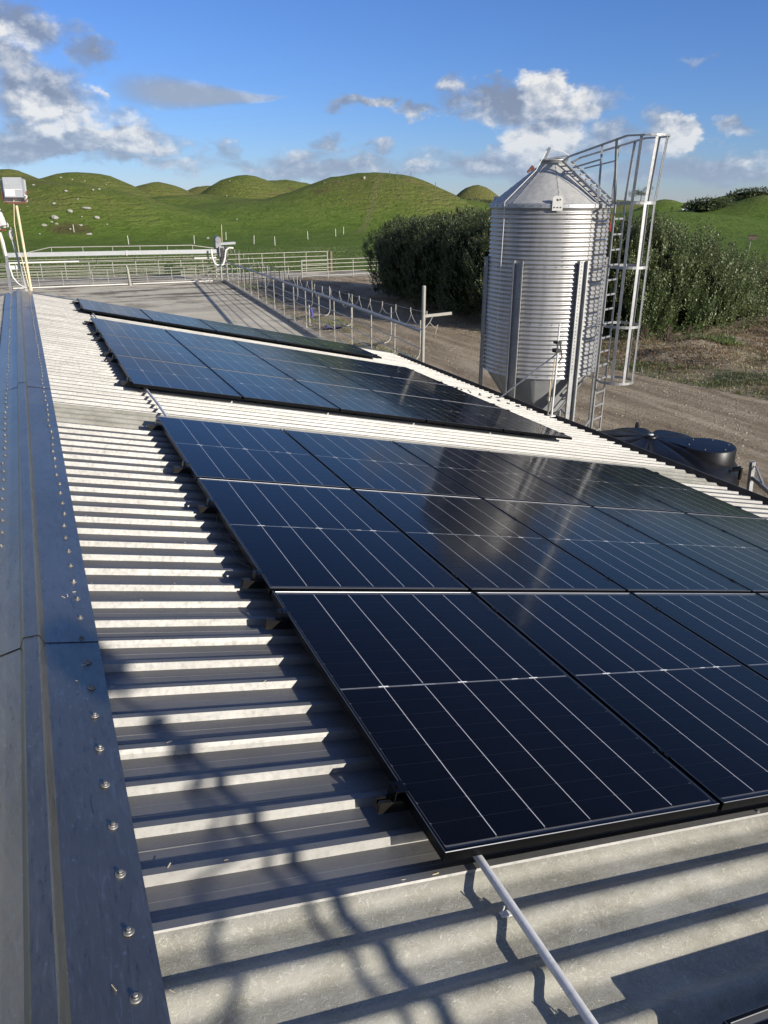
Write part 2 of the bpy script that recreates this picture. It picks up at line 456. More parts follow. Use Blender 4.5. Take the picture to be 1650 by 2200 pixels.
def m_dirt(g):
    p = g.pos
    n = g.noise(p, .5, 6, .65); n2 = g.noise(p, 4.5, 6, .7); n3 = g.noise(p, 28, 5, .75)
    c = g.ramp(n, [(.30, (.25, .20, .130)), (.5, (.37, .305, .21)), (.7, (.45, .38, .28))])
    c = g.mix(g.m('MULTIPLY', g.smooth(n2, .48, .72), .6), c, (.12, .098, .070))
    v = g.node('ShaderNodeTexVoronoi'); g.put(v.inputs['Vector'], p); v.inputs['Scale'].default_value = 14
    stone = g.m('MULTIPLY', g.smooth(v.outputs['Distance'], .30, .18), g.smooth(n2, .42, .6))
    c = g.mix(g.m('MULTIPLY', stone, .5), c, (.36, .33, .28))
    gr = g.m('MULTIPLY', g.smooth(g.noise(g.mapping(p, loc=(5, 9, 0)), .33, 5, .7), .56, .66), .75)
    gcol = g.ramp(n3, [(.3, (.04, .052, .014)), (.7, (.11, .115, .035))])
    c = g.mix(gr, c, gcol)
    setp(g, c, .95, 0, .15, g.m('ADD', g.m('MULTIPLY', n2, 1.2), g.m('ADD', n3, stone)), .9, .05)


def m_track(g):
    p = g.pos
    n = g.noise(g.mapping(p, rot=(0, 0, R(-14)), scale=(1.6, .22, 1)), .9, 6, .62); n2 = g.noise(p, 5, 6, .72); n3 = g.noise(p, 30, 5, .75)
    c = g.ramp(n, [(.30, (.17, .132, .090)), (.48, (.30, .24, .165)), (.62, (.41, .34, .24)), (.78, (.49, .42, .31))])
    c = g.mix(g.m('MULTIPLY', g.smooth(n2, .5, .74), .5), c, (.11, .09, .066))
    v = g.node('ShaderNodeTexVoronoi'); g.put(v.inputs['Vector'], p); v.inputs['Scale'].default_value = 12
    stone = g.m('MULTIPLY', g.smooth(v.outputs['Distance'], .32, .2), g.smooth(n2, .38, .58))
    c = g.mix(g.m('MULTIPLY', stone, .45), c, (.38, .35, .30))
    setp(g, c, .95, 0, .15, g.m('ADD', g.m('MULTIPLY', n2, 1.5), g.m('ADD', n3, stone)), .9, .05)


def m_concrete(g):
    p = g.pos
    n = g.noise(p, .35, 6, .65); n2 = g.noise(p, 6, 6, .7)
    c = g.ramp(n, [(.3, (.45, .405, .305)), (.7, (.60, .55, .43))])
    c = g.mix(g.m('MULTIPLY', g.smooth(n2, .5, .8), .25), c, (.29, .26, .215))
    y = g.node('ShaderNodeSeparateXYZ'); g.put(y.inputs[0], p)
    mud = g.m('MULTIPLY', g.smooth(g.noise(g.mapping(p, scale=(.45, 1.5, 1), loc=(2, 0, 0)), .42, 6, .75), .47, .58), g.smooth(y.outputs[1], 36, 52))
    c = g.mix(g.m('MULTIPLY', mud, .85), c, (.075, .058, .042))
    mud2 = g.smooth(g.noise(g.mapping(p, scale=(1.2, .4, 1), loc=(8, 4, 0)), .5, 6, .75), .55, .68)
    c = g.mix(g.m('MULTIPLY', mud2, .45), c, (.14, .115, .09))
    setp(g, c, .85, 0, .25, n2, .3, .01)


def m_leaf(cols, tip):
    def fn(g):
        r = g.geo.outputs['Random Per Island']
        c = g.ramp(r, [(0.0, cols[0]), (.45, cols[1]), (.85, cols[2]), (1.0, tip)])
        cl_ = g.noise(g.pos, 1.1, 3, .6)                     # whole branches differ in tone
        c = g.mix(g.m('MULTIPLY', g.smooth(cl_, .50, .66), .28), c, tip)
        c = g.mix(g.m('MULTIPLY', g.smooth(cl_, .50, .36), .55), c, cols[0])
        c = g.mix(g.m('MULTIPLY', g.geo.outputs['Backfacing'], .45), c, (.16, .18, .13))
        setp(g, c, .42, 0, .4)
        tl = g.node('ShaderNodeBsdfTranslucent'); g.put(tl.inputs[0], g.mix(.35, c, (.12, .18, .03)))
        mx = g.node('ShaderNodeMixShader'); mx.inputs[0].default_value = .22
        g.l.new(g.b.outputs[0], mx.inputs[1]); g.l.new(tl.outputs[0], mx.inputs[2]); g.l.new(mx.outputs[0], g.out.inputs[0])
    return fn


M = {}
for nm, fn in dict(
    zinc=m_zinc, ridge=m_ridge, fibre=m_fibre, galv=m_galv, silo=m_silo, cone=m_cone, cell=m_cell, glass=m_glass,
    grass=m_grass, dirt=m_dirt, track=m_track, concrete=m_concrete,
    frame=plain((.012, .0125, .014), .30, .85, .2, 12, spec=.6),
    frame_edge=plain((.20, .205, .22), .42, .9, .1, 12),
    backsheet=plain((.105, .105, .11), .6, 0, .1, spec=.1),
    ribbon=plain((.62, .63, .64), .35, 0, .05),
    busline=plain((.26, .28, .31), .35, .1, .1),
    beam=plain((.20, .205, .21), .5, .3, .15, 4),
    rail=plain((.030, .028, .026), .38, .7, .25, 20),
    bolt=plain((.24, .235, .22), .55, .7, .35, 30),
    pvc=plain((.58, .575, .56), .42, 0, .1, 18, dirt=(.36, .36, .35)),
    pipe=plain((.40, .40, .38), .45, .45, .18, 9, dirt=(.30, .28, .24)),
    pipe_pale=plain((.31, .298, .262), .5, .25, .15, 9, dirt=(.26, .24, .20)),
    gutter=plain((.095, .088, .082), .38, .35, .3, 5),
    wall=plain((.42, .41, .38), .55, .35, .12, 3),
    black=plain((.0055, .0055, .0065), .40, 0, .3, 3.0, dirt=(.012, .0115, .011), spec=.32),
    white=plain((.58, .57, .53), .45, 0, .08, 9),
    rust=plain((.14, .042, .020), .8, 0, .35, 22),
    cream=plain((.60, .50, .33), .5, 0, .15, 12, dirt=(.34, .26, .16)),
    lamp=plain((.36, .37, .375), .35, .25, .08, 6, dirt=(.42, .41, .38)),
    blue=plain((.035, .040, .22), .6, 0, .3, 9),
    hose=plain((.42, .40, .36), .5, 0, .1, 9),
    rubber=plain((.022, .020, .019), .7, 0, .3, 9),
    kerb=plain((.27, .25, .215), .9, 0, .3, 1.6, dirt=(.10, .088, .07)),
    rock=plain((.30, .29, .25), .95, 0, .3, 2.4, dirt=(.20, .19, .15), bumpd=.06),
    stone=plain((.27, .235, .18), .95, 0, .4, 3.1),
    hopper=plain((.36, .37, .37), .5, .2, .12, 2.5),
    wood=plain((.16, .125, .09), .9, 0, .3, 6),
    bark=plain((.085, .065, .045), .95, 0, .3, 6),
    core=plain((.010, .015, .006), 1.0, 0, .5, 3.0, spec=.05),
    tab=plain((.88, .88, .86), .4, 0, .05),
    sign_red=plain((.50, .045, .05), .5, 0, .15, 14),
).items():
    M[nm] = mat(nm, fn)
M['leaf'] = mat('leaf', m_leaf([(.022, .034, .009), (.046, .065, .016), (.085, .104, .031)], (.16, .17, .075)))
M['leaf_grey'] = mat('leaf_grey', m_leaf([(.050, .072, .020), (.095, .128, .040), (.165, .195, .075)], (.32, .34, .19)))
M['leaf_yellow'] = mat('leaf_yellow', m_leaf([(.04, .045, .012), (.08, .085, .022), (.13, .12, .035)], (.24, .22, .09)))
M['leaf_big'] = mat('leaf_big', m_leaf([(.03, .075, .012), (.055, .12, .02), (.09, .16, .03)], (.16, .20, .05)))
M['leaf_dark'] = mat('leaf_dark', m_leaf([(.012, .020, .008), (.022, .034, .012), (.035, .05, .018)], (.07, .085, .035)))
M['grass_blade'] = mat('grass_blade', m_leaf([(.045, .085, .012), (.085, .135, .022), (.14, .175, .04)], (.26, .24, .09)))
M['dry_blade'] = mat('dry_blade', m_leaf([(.075, .032, .014), (.17, .078, .034), (.25, .15, .070)], (.42, .33, .20)))

# ================================================================== ground, hills and yard
MOUNDS = [(9.0, 150.0, 8.0, 30.0, 22.0, 0.05), (38.0, 186.0, 6.6, 44.0, 34.0, 0.2), (48.0, 160.0, 5.2, 36.0, 28.0, 0.3), (100.0, 190.0, 6.0, 40.0, 30.0, 0.5), (15.548, 224.462, 12.908, 31.0, 32.0, 0.069), (-0.917, 299.999, 14.419, 30.0, 30.0, -0.003), (-1.087, 164.996, 9.197, 34.0, 26.0, -0.007), (45.926, 296.464, 11.078, 30.0, 30.0, 0.154), (58.802, 224.424, 11.898, 24.0, 30.0, 0.256), (74.52, 238.635, 10.787, 30.0, 30.0, 0.303), (68.052, 164.478, 10.362, 34.0, 32.0, 0.392), (74.567, 157.212, 9.445, 24.0, 28.0, 0.443), (193.904, 326.805, 12.424, 20.0, 30.0, 0.536), (226.569, 239.93, 5.668, 16.0, 26.0, 0.757), (222.783, 200.917, 7.364, 26.0, 30.0, 0.837), (216.347, 177.747, 7.85, 36.0, 30.0, 0.883), (120.685, 126.728, 3.361, 30.0, 40.0, 0.761), (88.335, 410.605, 12.187, 30.0, 30.0, 0.212), (336.011, 396.858, 5.83, 60.0, 40.0, 0.703),
          (-70, 210, 12, 40, 38, 0), (-110, 120, 8, 36, 36, 0), (-60, 330, 13, 50, 40, 0), (300, 120, 10, 50, 50, 0), (240, 60, 7, 40, 40, 0), (150, 330, 9, 40, 36, 0)]


def height(X, Y):
    X = np.asarray(X, float); Y = np.asarray(Y, float); s = np.zeros_like(X)
    for cx, cy, A, rs, rd, az in MOUNDS:
        dx = X - cx; dy = Y - cy
        a = (dx * np.cos(az) - dy * np.sin(az)) / rs; b = (dx * np.sin(az) + dy * np.cos(az)) / rd
        q = np.sqrt(a * a + b * b) / 1.36
        h = A * np.where(q < 1, np.cos(np.clip(q, 0, 1) * np.pi / 2) ** 3.0, 0)
        s = s + h ** 3.4
    z = s ** (1 / 3.4) * .985
    z = z + np.clip(z / 5, 0, 1) * (.34 * np.sin(X * .21 + 1.7 * np.sin(Y * .09)) * np.sin(Y * .17 + 1.1 * np.sin(X * .08)) + .16 * np.sin(X * .47 + Y * .31) * np.sin(Y * .52 - X * .2))
    d = np.hypot(X, Y)
    z = z + np.clip((d - 75) / 120, 0, 1) ** 1.5 * 0.6 + (np.clip((d - 80) / 60, 0, 1)) * (.5 * np.sin(X * .045 + 1) * np.cos(Y * .038) + .25 * np.sin(X * .11 + Y * .07))
    return z - np.clip((d - 450) / 500, 0, 1) * 2


def hz(x, y):
    return float(height(np.array([x]), np.array([y]))[0])


def build_terrain():
    xs = np.concatenate([[-5000, -2200, -1000, -500], np.arange(-260, 421, 2.6), [520, 700, 1000, 1800, 3200, 6000]])
    ys = np.concatenate([[-5000, -2000, -800, -300, -120], np.arange(-60, 471, 2.6), [520, 700, 1000, 1800, 3200, 6000]])
    X, Y = np.meshgrid(xs, ys); Z = height(X, Y)
    wob = 0.10 * np.sin(X * .9 + Y * .35) * np.sin(Y * .8 - X * .2) + .07 * np.sin(X * 1.7) * np.sin(Y * 1.45 + 1)
    Z = Z + wob * np.clip((np.hypot(X, Y) - 95) / 40, 0, 1) - .03
    n, m_ = X.shape
    v = np.stack([X.ravel(), Y.ravel(), Z.ravel()], 1)
    i = np.arange(n - 1)[:, None] * m_ + np.arange(m_ - 1)[None, :]
    f = np.stack([i, i + 1, i + 1 + m_, i + m_], -1).reshape(-1, 4)
    me = bpy.data.meshes.new('terrain'); me.from_pydata(v.tolist(), [], f.tolist())
    me.polygons.foreach_set('use_smooth', [True] * len(f)); me.materials.append(M['grass'])
    link('terrain', me, kind='structure')


build_terrain()


def sheet(name, pts, z, m, rough=0.0, step=1.0, kind='structure', bumpy=0.0):
    """flat ground sheet with a slightly wandering edge"""
    out = []
    n = len(pts)
    for i in range(n):
        a = Vector(pts[i]); b = Vector(pts[(i + 1) % n]); k = max(1, int((b - a).length / step))
        nrm = Vector((-(b - a).y, (b - a).x)).normalized()
        for j in range(k):
            p = a.lerp(b, j / k)
            out.append(p + nrm * (rough * (random.random() - .5) * 2 if j else 0))
    me = bpy.data.meshes.new(name)
    me.from_pydata([(p.x, p.y, z) for p in out], [], [tuple(range(len(out)))])
    me.materials.append(m); me.update()
    return link(name, me, kind=kind)


sheet('farmyard_ground', [(-40, -40), (40, -40), (44, 6), (40, 27), (30, 31), (24.5, 33), (24, 45), (26, 58), (26, 61.5), (9, 61), (-14, 62), (-22, 40), (-26, 0)], 0.0, M['dirt'], .5, 1.5)
sheet('gravel_track', [(16.6, 60), (15.0, 48), (14.2, 40), (13.3, 30), (12.4, 23), (12.2, 17), (11.6, 10), (11, 2), (12, -16), (21, -16), (20.5, 3), (19.6, 10), (18.9, 15), (18.0, 20), (17.6, 27), (17.6, 34), (17.9, 42), (19.4, 50), (23, 56), (25.5, 60)], 0.006, M['track'], .35, .9)
sheet('race_concrete', [(13.6, 57.6), (25.8, 57.6), (25.8, 62.6), (-9, 66), (-9, 59.4), (13.4, 58.6)], .010, M['concrete'], .12, 1.2)

yard = MB()
KERB = [(9.3, 16.5), (10.28, 26.4), (10.96, 34.0), (11.77, 43.1), (12.99, 57.4)]


def kerb_x(y):
    for (x0, y0), (x1, y1) in zip(KERB, KERB[1:]):
        if y <= y1 or (x1, y1) == KERB[-1]:
            return x0 + (x1 - x0) * (y - y0) / (y1 - y0)


# the holding yard: concrete bays with saw-cut joints a few millimetres deep
ycols = [-9.0, -4.4, .2, 4.8]; yrows = [17.4, 23, 29, 35, 41, 47, 52.5, 58.4]
yd = thing('holding_yard', 'pale concrete holding yard with dark mud stains behind the shed roof', 'yard')
yd['kind'] = 'structure'
for j in range(len(yrows) - 1):
    y0, y1 = yrows[j] + .008, yrows[j + 1] - .008
    xa = ycols + [None]
    for i in range(len(ycols)):
        x0 = ycols[i] + .008
        if i + 1 < len(ycols):
            a0 = a1 = ycols[i + 1] - .008
        else:
            a0, a1 = kerb_x(y0) - .02, kerb_x(y1) - .02
        b = MB(); b.add([(x0, y0, .014), (a0, y0, .014), (a1, y1, .014), (x0, y1, .014), (x0, y0, -.05), (a0, y0, -.05), (a1, y1, -.05), (x0, y1, -.05)],
                        [(0, 1, 2, 3), (0, 4, 5, 1), (1, 5, 6, 2), (2, 6, 7, 3), (3, 7, 4, 0)])
        b.build('concrete_bay', M['concrete'], yd)

# ================================================================== milking shed
PITCH_RIB = 0.1787
RIB0 = 0.003
U_END = RIB0 + PITCH_RIB * 84.6
K0 = -24                                  # first rib, behind the camera
RIDGE_V = -1.038
V_EAVE = 7.02
HB = -0.09                                # rib top below the panel plane
shed = thing('milking_shed', 'long low shed with ribbed silver metal roof and dark ridge capping', 'building', (0, 0, 0))
RIDGE = RP(0, RIDGE_V, HB)                # apex
rx, rz = RIDGE.x, RIDGE.z


def mirror(p):
    return Vector((2 * rx - p.x, p.y, p.z))


def metal_profile(k0, k1, lap0=True):
    """points (u, h) across one sheet of ribs k0..k1"""
    pts = []
    for k in range(k0, k1 + 1):
        u = RIB0 + PITCH_RIB * k
        up = .0026 if (k == k0 and lap0) else 0.0
        last = (k == k1)
        if k == k0:
            pts += [(u - .0045 - up, HB - .012), (u - .0005, HB + up), (u + .0235, HB + up), (u + .0335 + up, HB - .028 + up)]
        else:
            pts += [(u - .010, HB - .028), (u, HB)]
            pts += [(u + .020, HB)] if last else [(u + .023, HB), (u + .033, HB - .028)]
        if not last:                      # two small swages in the pan
            for o in (.073, .118):
                pts += [(u + o - .004, HB - .028), (u + o - .0015, HB - .0273), (u + o + .0015, HB - .0273), (u + o + .004, HB - .028)]
    return pts


def fibre_profile(k0, k1):
    pts = []
    u0 = RIB0 + PITCH_RIB * k0
    n = (k1 - k0) * 14
    pts.append((u0 + .030, HB - .024))
    for i in range(3, n - 1):
        x = i / 14.0
        ph = (x - .06) % 1.0
        d = min(ph, 1 - ph)
        h = -.030 + .029 * max(0.0, math.cos(min(1.0, d / .30) * math.pi / 2)) ** 1.5
        pts.append((u0 + x * PITCH_RIB, HB + h))
    pts.append((RIB0 + PITCH_RIB * k1 - .001, HB - .0022))
    pts.append((RIB0 + PITCH_RIB * k1 + .018, HB - .0022))
    return pts


FIB = {-4, 28}
VROWS = [-.97, -.80, 0.6, 2.0, 3.4, 4.8, 6.0, 6.8, V_EAVE]
for side in (0, 1):
    for k0 in range(K0, 84, 4):
        fib = k0 in FIB
        prof = fibre_profile(k0, k0 + 4) if fib else metal_profile(k0, k0 + 4, True)
        b = MB(); vs = []
        vrow = VROWS if side == 0 else [-.97, 2.0, 4.5, V_EAVE]
        dv = random.uniform(-.012, .012)
        for v in vrow:
            for (u, h) in prof:
                p = RP(u, v + (dv if v == V_EAVE else 0), h + random.uniform(-.0006, .0006))
                vs.append(p if side == 0 else mirror(p))
        n = len(prof)
        fs = [(i * n + j, i * n + j + 1, (i + 1) * n + j + 1, (i + 1) * n + j) for i in range(len(vrow) - 1) for j in range(n - 1)]
        if side == 0:
            fs = [f[::-1] for f in fs]
        b.add(vs, fs, fib)
        b.build('skylight_sheet' if fib else 'roof_sheet', M['fibre' if fib else 'zinc'], shed,
                label=('grey translucent fibreglass roof sheet' if fib else None))

# ridge capping: flat flanges, a raised roll between them, in lapped lengths
CAP_U = [-4.3, -1.9, .80 + .62, 3.95 + 2.3, 12.6, U_END + .04]


def cap_profile():
    """points across the ridge in (side, s, h): s = distance from the apex down one slope"""
    half = [(.240, HB - .004), (.238, HB + .005), (.044, HB + .005), (.040, HB + .009), (.022, HB + .036), (.016, HB + .040)]
    return half


def cap_pt(u, s, h, side):
    p = RP(u, RIDGE_V + s, h)
    return p if side == 0 else mirror(p)


caps = []
for i in range(len(CAP_U) - 1):
    u0, u1 = CAP_U[i], CAP_U[i + 1] + .05
    b = MB(); lift0, lift1 = .003, 0.0
    nseg = max(4, int((u1 - u0) / .35)); rows = []
    for k in range(nseg + 1):
        u = u0 + (u1 - u0) * k / nseg
        lf = lift0 + (lift1 - lift0) * k / nseg
        row = []
        for (s, h) in cap_profile():
            row.append(cap_pt(u, s, h + lf + random.uniform(-.0016, .0016) * (1 if .05 < s < .24 else .3), 0))
        for (s, h) in reversed(cap_profile()):
            row.append(cap_pt(u, s, h + lf + random.uniform(-.0016, .0016) * (1 if .05 < s < .24 else .3), 1))
        rows.append(row)
    n = len(rows[0])
    b.add([p for r in rows for p in r], [(a * n + j, (a + 1) * n + j, (a + 1) * n + j + 1, a * n + j + 1) for a in range(nseg) for j in range(n - 1)], False)
    caps.append((u0, u1 - .05, b.build('ridge_cap', M['ridge'], shed)))

sc = MB()
sc.lathe([(.0145, 0), (.0145, .0012), (.0125, .003), (.0085, .0036)], 12, smooth=True)
sc.lathe([(.0085, .0036), (.0085, .0040), (.0072, .0060)], 10, smooth=True)
sc.lathe([(.0058, .0060), (.0058, .0105), (.0048, .0120)], 6, smooth=False, cap1=True)
screw_me = sc.mesh('screw', M['bolt'])
ROT_R = Matrix.Rotation(SLOPE, 4, 'Y'); ROT_L = Matrix.Rotation(-SLOPE, 4, 'Y')
for k in range(-10, 84):
    u = RIB0 + PITCH_RIB * k + .0115
    for side in (0, 1):
        if side == 1 and k % 4 == 3 and k < 6:
            continue
        par = next((c for (a, e, c) in caps if a <= u < e), caps[-1][2])
        s = (.240 - .060 if side == 0 else .135) + random.uniform(-.007, .007)
        p = cap_pt(u + random.uniform(-.004, .004), s, HB + .0065, side)
        o = link('screw', screw_me, par)
        o.matrix_local = Matrix.Translation(p) @ (ROT_R if side == 0 else ROT_L) @ Matrix.Rotation(random.random() * 6, 4, 'Z') @ Matrix.Rotation(random.uniform(-.12, .12), 4, 'X')
# small roof screws along the eave and purlin lines
b = MB()
for k in range(-20, 84):
    for v in (6.86, 3.55, 1.4, 5.2):
        if v != 6.86 and (k % 2 or random.random() < .2):
            continue
        c = RP(RIB0 + PITCH_RIB * k + .0115, v + random.uniform(-.01, .01), HB)
        nn = [(r, h) for r, h in ((.010, 0), (.009, .004), (.005, .005), (.005, .011))]
        vs = []
        for r, h in nn:
            vs += [c + UW * (r * math.cos(t)) + VW * (r * math.sin(t)) + NW * h for t in (2 * math.pi * q / 6 for q in range(6))]
        fs = [(i * 6 + q, i * 6 + (q + 1) % 6, (i + 1) * 6 + (q + 1) % 6, (i + 1) * 6 + q) for i in range(3) for q in range(6)] + [tuple(range(18, 24))]
        b.add(vs, fs)
b.build('roof_screws', M['bolt'], shed, kind='stuff')

# barge flashing at the far gable, gutter, walls
for side in (0, 1):
    b = MB(); f = (lambda p: p) if side == 0 else mirror
    for (ua, ub, ha, hb_) in ((U_END - .11, U_END + .03, HB + .012, HB + .012),):
        q = [f(RP(ua, -.97, ha)), f(RP(ub, -.97, ha)), f(RP(ub, V_EAVE + .02, ha)), f(RP(ua, V_EAVE + .02, ha))]
        q2 = [p - NW * .006 for p in q]
        b.add(q + q2, [(0, 1, 2, 3), (7, 6, 5, 4), (0, 4, 5, 1), (1, 5, 6, 2), (2, 6, 7, 3), (3, 7, 4, 0)])
        q = [f(RP(ub, -.97, ha)), f(RP(ub, V_EAVE + .02, ha)), f(RP(ub, V_EAVE + .02, ha - .2)), f(RP(ub, -.97, ha - .2))]
        q2 = [p + UW * .006 for p in q]
        b.add(q + q2, [(0, 1, 2, 3), (7, 6, 5, 4), (0, 4, 5, 1), (1, 5, 6, 2), (2, 6, 7, 3), (3, 7, 4, 0)])
    b.build('barge_flashing', M['ridge'], shed)
eave = RP(0, V_EAVE, HB - .03)
for side in (0, 1):
    sx = 1 if side == 0 else -1
    ex = eave.x if side == 0 else 2 * rx - eave.x
    b = MB(); y0, y1 = -2.9, RP(U_END + .02, 0, 0).y
    prof = [(-.035, -.01), (-.035, -.135), (.165, -.135), (.190, -.02), (.200, .022), (.180, .026), (.176, -.014), (.156, -.126), (-.028, -.126), (-.028, -.01)]
    n = len(prof); vs = [(ex + sx * x, y, eave.z - .005 + z) for y in (y0, y1) for (x, z) in prof]
    fs = [(i, (i + 1) % n, n + (i + 1) % n, n + i) for i in range(n)] + [tuple(range(n)), tuple(range(2 * n - 1, n - 1, -1))]
    b.add(vs, fs); b.build('gutter', M['gutter'], shed)
    # corrugated wall under the eave
    b = MB(); vs = []; wx = ex - sx * .30; m_ = int((y1 - y0 - .3) / .045)
    for z in (0.0, eave.z - .06):
        for i in range(m_ + 1):
            vs.append((wx + .012 * math.sin(i * math.pi / 2), y0 + .15 + i * .045, z))
    b.add(vs, [(i, i + 1, m_ + 2 + i, m_ + 1 + i) for i in range(m_)])
    b.build('wall', M['wall'], shed)
yg = RP(U_END - .06, 0, 0).y
b = MB(); xl = 2 * rx - eave.x + .3; xr = eave.x - .3
b.add([(xl, yg, 0), (xr, yg, 0), (xr, yg, eave.z - .03), (rx, yg, rz - .10), (xl, yg, eave.z - .03)], [(0, 1, 2, 3, 4)])
b.build('gable_wall', M['wall'], shed)
b = MB(); b.add([(xl, -2.7, 0), (xr, -2.7, 0), (xr, -2.7, eave.z - .03), (rx, -2.7, rz - .10), (xl, -2.7, eave.z - .03)], [(4, 3, 2, 1, 0)])
b.build('gable_wall', M['wall'], shed)

# ================================================================== solar panels
PW, PL, TH = 1.134, 1.7224, .034
GV, GU = .0227, .0323


def panel_meshes():
    out = {}
    b = MB(); w = .0105
    # frame: hollow rim with a chamfered outer arris and an inner lip, coloured lighter to imitate glints
    def ring(x0, y0, x1, y1, z):
        return [(x0, y0, z), (x1, y0, z), (x1, y1, z), (x0, y1, z)]
    c = .0016; rings = [ring(0, 0, PW, PL, -TH), ring(0, 0, PW, PL, -c), ring(c, c, PW - c, PL - c, 0), ring(w, w, PW - w, PL - w, 0),
                        ring(w + .0012, w + .0012, PW - w - .0012, PL - w - .0012, -.0022)]
    vs = [p for r in rings for p in r]
    for i in range(4):
        b.cur = 1 if i in (1, 3) else 0
        b.add([], [])
        base = i * 4
        fs = [(base + k, base + (k + 1) % 4, base + 4 + (k + 1) % 4, base + 4 + k) for k in range(4)]
        if i == 0:
            b.v = list(vs)
        b.f += fs; b.sm += [False] * 4; b.mi += [b.cur] * 4
    b.cur = 0
    # inner skirt and bottom flange
    i0 = ring(.0015, .0015, PW - .0015, PL - .0015, -TH); i1 = ring(.03, .03, PW - .03, PL - .03, -TH)
    b.add(i0 + i1, [(k, 4 + k, 4 + (k + 1) % 4, (k + 1) % 4) for k in range(4)])
    out['frame'] = b.mesh('panel_frame', [M['frame'], M['frame_edge']])
    x0 = w - .002
    b = MB(); b.add(ring(x0, x0, PW - x0, PL - x0, -.0022), [(0, 1, 2, 3)]); out['glass'] = b.mesh('panel_glass', M['glass'])
    b = MB(); b.box((x0, x0, -.0085), (PW - x0, PL - x0, -.0062)); out['back'] = b.mesh('panel_back', M['backsheet'])
    # half cells: 6 columns, 9 rows in each half
    cw, gx = .1800, .0036; mx = (PW - 6 * cw - 5 * gx) / 2
    ch, gy = .0886, .0034; half = 9 * ch + 8 * gy; mid = .014; my = (PL - 2 * half - mid) / 2
    spots = [(mx + i * (cw + gx), my + (0 if h == 0 else half + mid) + j * (ch + gy)) for h in (0, 1) for j in range(9) for i in range(6)]
    cc = .004

    def cell(b, x, y):
        q = [(cc, 0), (cw - cc, 0), (cw, cc), (cw, ch - cc), (cw - cc, ch), (cc, ch), (0, ch - cc), (0, cc)]
        b.add([(x + a, y + d, -.0060) for a, d in q] + [(x + a, y + d, -.0045) for a, d in q],
              [tuple(range(8, 16))] + [(k, (k + 1) % 8, 8 + (k + 1) % 8, 8 + k) for k in range(8)])
    b = MB(); cell(b, 0, 0); out['cell'] = b.mesh('cell', M['cell'])
    b = MB()
    for x, y in spots:
        cell(b, x, y)
    out['cells'] = b.mesh('cells', M['cell'])
    # white lines between the cell columns, bus line and tabs across the middle
    b = MB()
    for h in (0, 1):
        y0 = my + (0 if h == 0 else half + mid)
        for i in range(1, 6):
            x = mx + i * (cw + gx) - gx / 2
            b.box((x - .0012, y0 + (.004 if h else .006), -.0042), (x + .0012, y0 + half - (.006 if h else .004), -.0035))
    out['ribbon'] = b.mesh('ribbon', M['ribbon'])
    b = MB(); ym = my + half + mid / 2
    b.box((x0 + .006, ym - .0011, -.0042), (PW - x0 - .006, ym + .0011, -.0037))
    b.box((mx + 2 * (cw + gx) - .055, ym - .004, -.0044), (mx + 2 * (cw + gx) + .05, ym + .004, -.0043))
    out['bus_line'] = b.mesh('bus_line', M['busline'])
    b = MB()
    for i in (1, 3, 5):
        x = mx + i * (cw + gx) - gx / 2
        b.box((x - .022, ym - .0032, -.0036), (x + .022, ym + .0032, -.0030))
        b.box((x - .0012, ym - .012, -.0030), (x + .0012, ym + .012, -.0026))
    x = mx + 4.45 * (cw + gx); b.box((x - .016, ym - .002, -.0036), (x + .016, ym + .002, -.0031))
    out['tab'] = b.mesh('tab', M['tab'])
    out['spots'] = spots
    return out


PM = panel_meshes()
ORD = ['first', 'second', 'third', 'fourth', 'fifth']
ARR = [('near', 0.0, 0.0, 3), ('middle', 6.6099, -.0151, 3), ('far', 12.9331, -.0339, 1)]


def solar_panel(u, v, label, group, fine):
    t = thing('solar_panel', label, 'solar panel', RP(u, v, 0), (0, SLOPE, 0), group)
    for nm, k in (('frame', 'frame'), ('glass', 'glass'), ('back_sheet', 'back'), ('ribbon', 'ribbon'), ('bus_line', 'bus_line'), ('tab', 'tab')):
        link(nm, PM[k], t)
    if fine:
        for x, y in PM['spots']:
            c = link('cell', PM['cell'], t); c.location = (x, y, 0)
    else:
        link('cell_field', PM['cells'], t, kind='stuff')
    return t


cl = MB()
cl.box((-.009, -.025, .001), (.009, .025, .005)); cl.box((-.004, -.02, -.04), (.004, .02, .001)); cl.tube([(0, 0, .005), (0, 0, .010)], .0065, 6)
clamp_me = cl.mesh('clamp', M['frame'])
ec = MB(); ec.box((-.030, -.025, .001), (.008, .025, .005)); ec.box((-.034, -.025, -.034), (-.030, .025, .005)); ec.tube([(-.018, 0, .005), (-.018, 0, .011)], .0065, 6)
end_me = ec.mesh('end_clamp', M['frame'])
ft = MB(); ft.box((-.02, -.022, -.092), (.02, .022, -.0765)); ft.box((-.002, .022, -.092), (.002, .027, -.04)); ft.tube([(0, .03, -.06), (0, .022, -.06)], .008, 6)
foot_me = ft.mesh('foot', M['frame'])
RAILU = {'near': [(.285, 1.50), (1.925, 3.005), (3.82, 5.03)], 'middle': [(.237, 1.62), (2.05, 3.26), (3.80, 4.95)], 'far': [(.33, 1.42)]}
ROWN = {3: ['front', 'middle', 'back'], 1: ['single']}
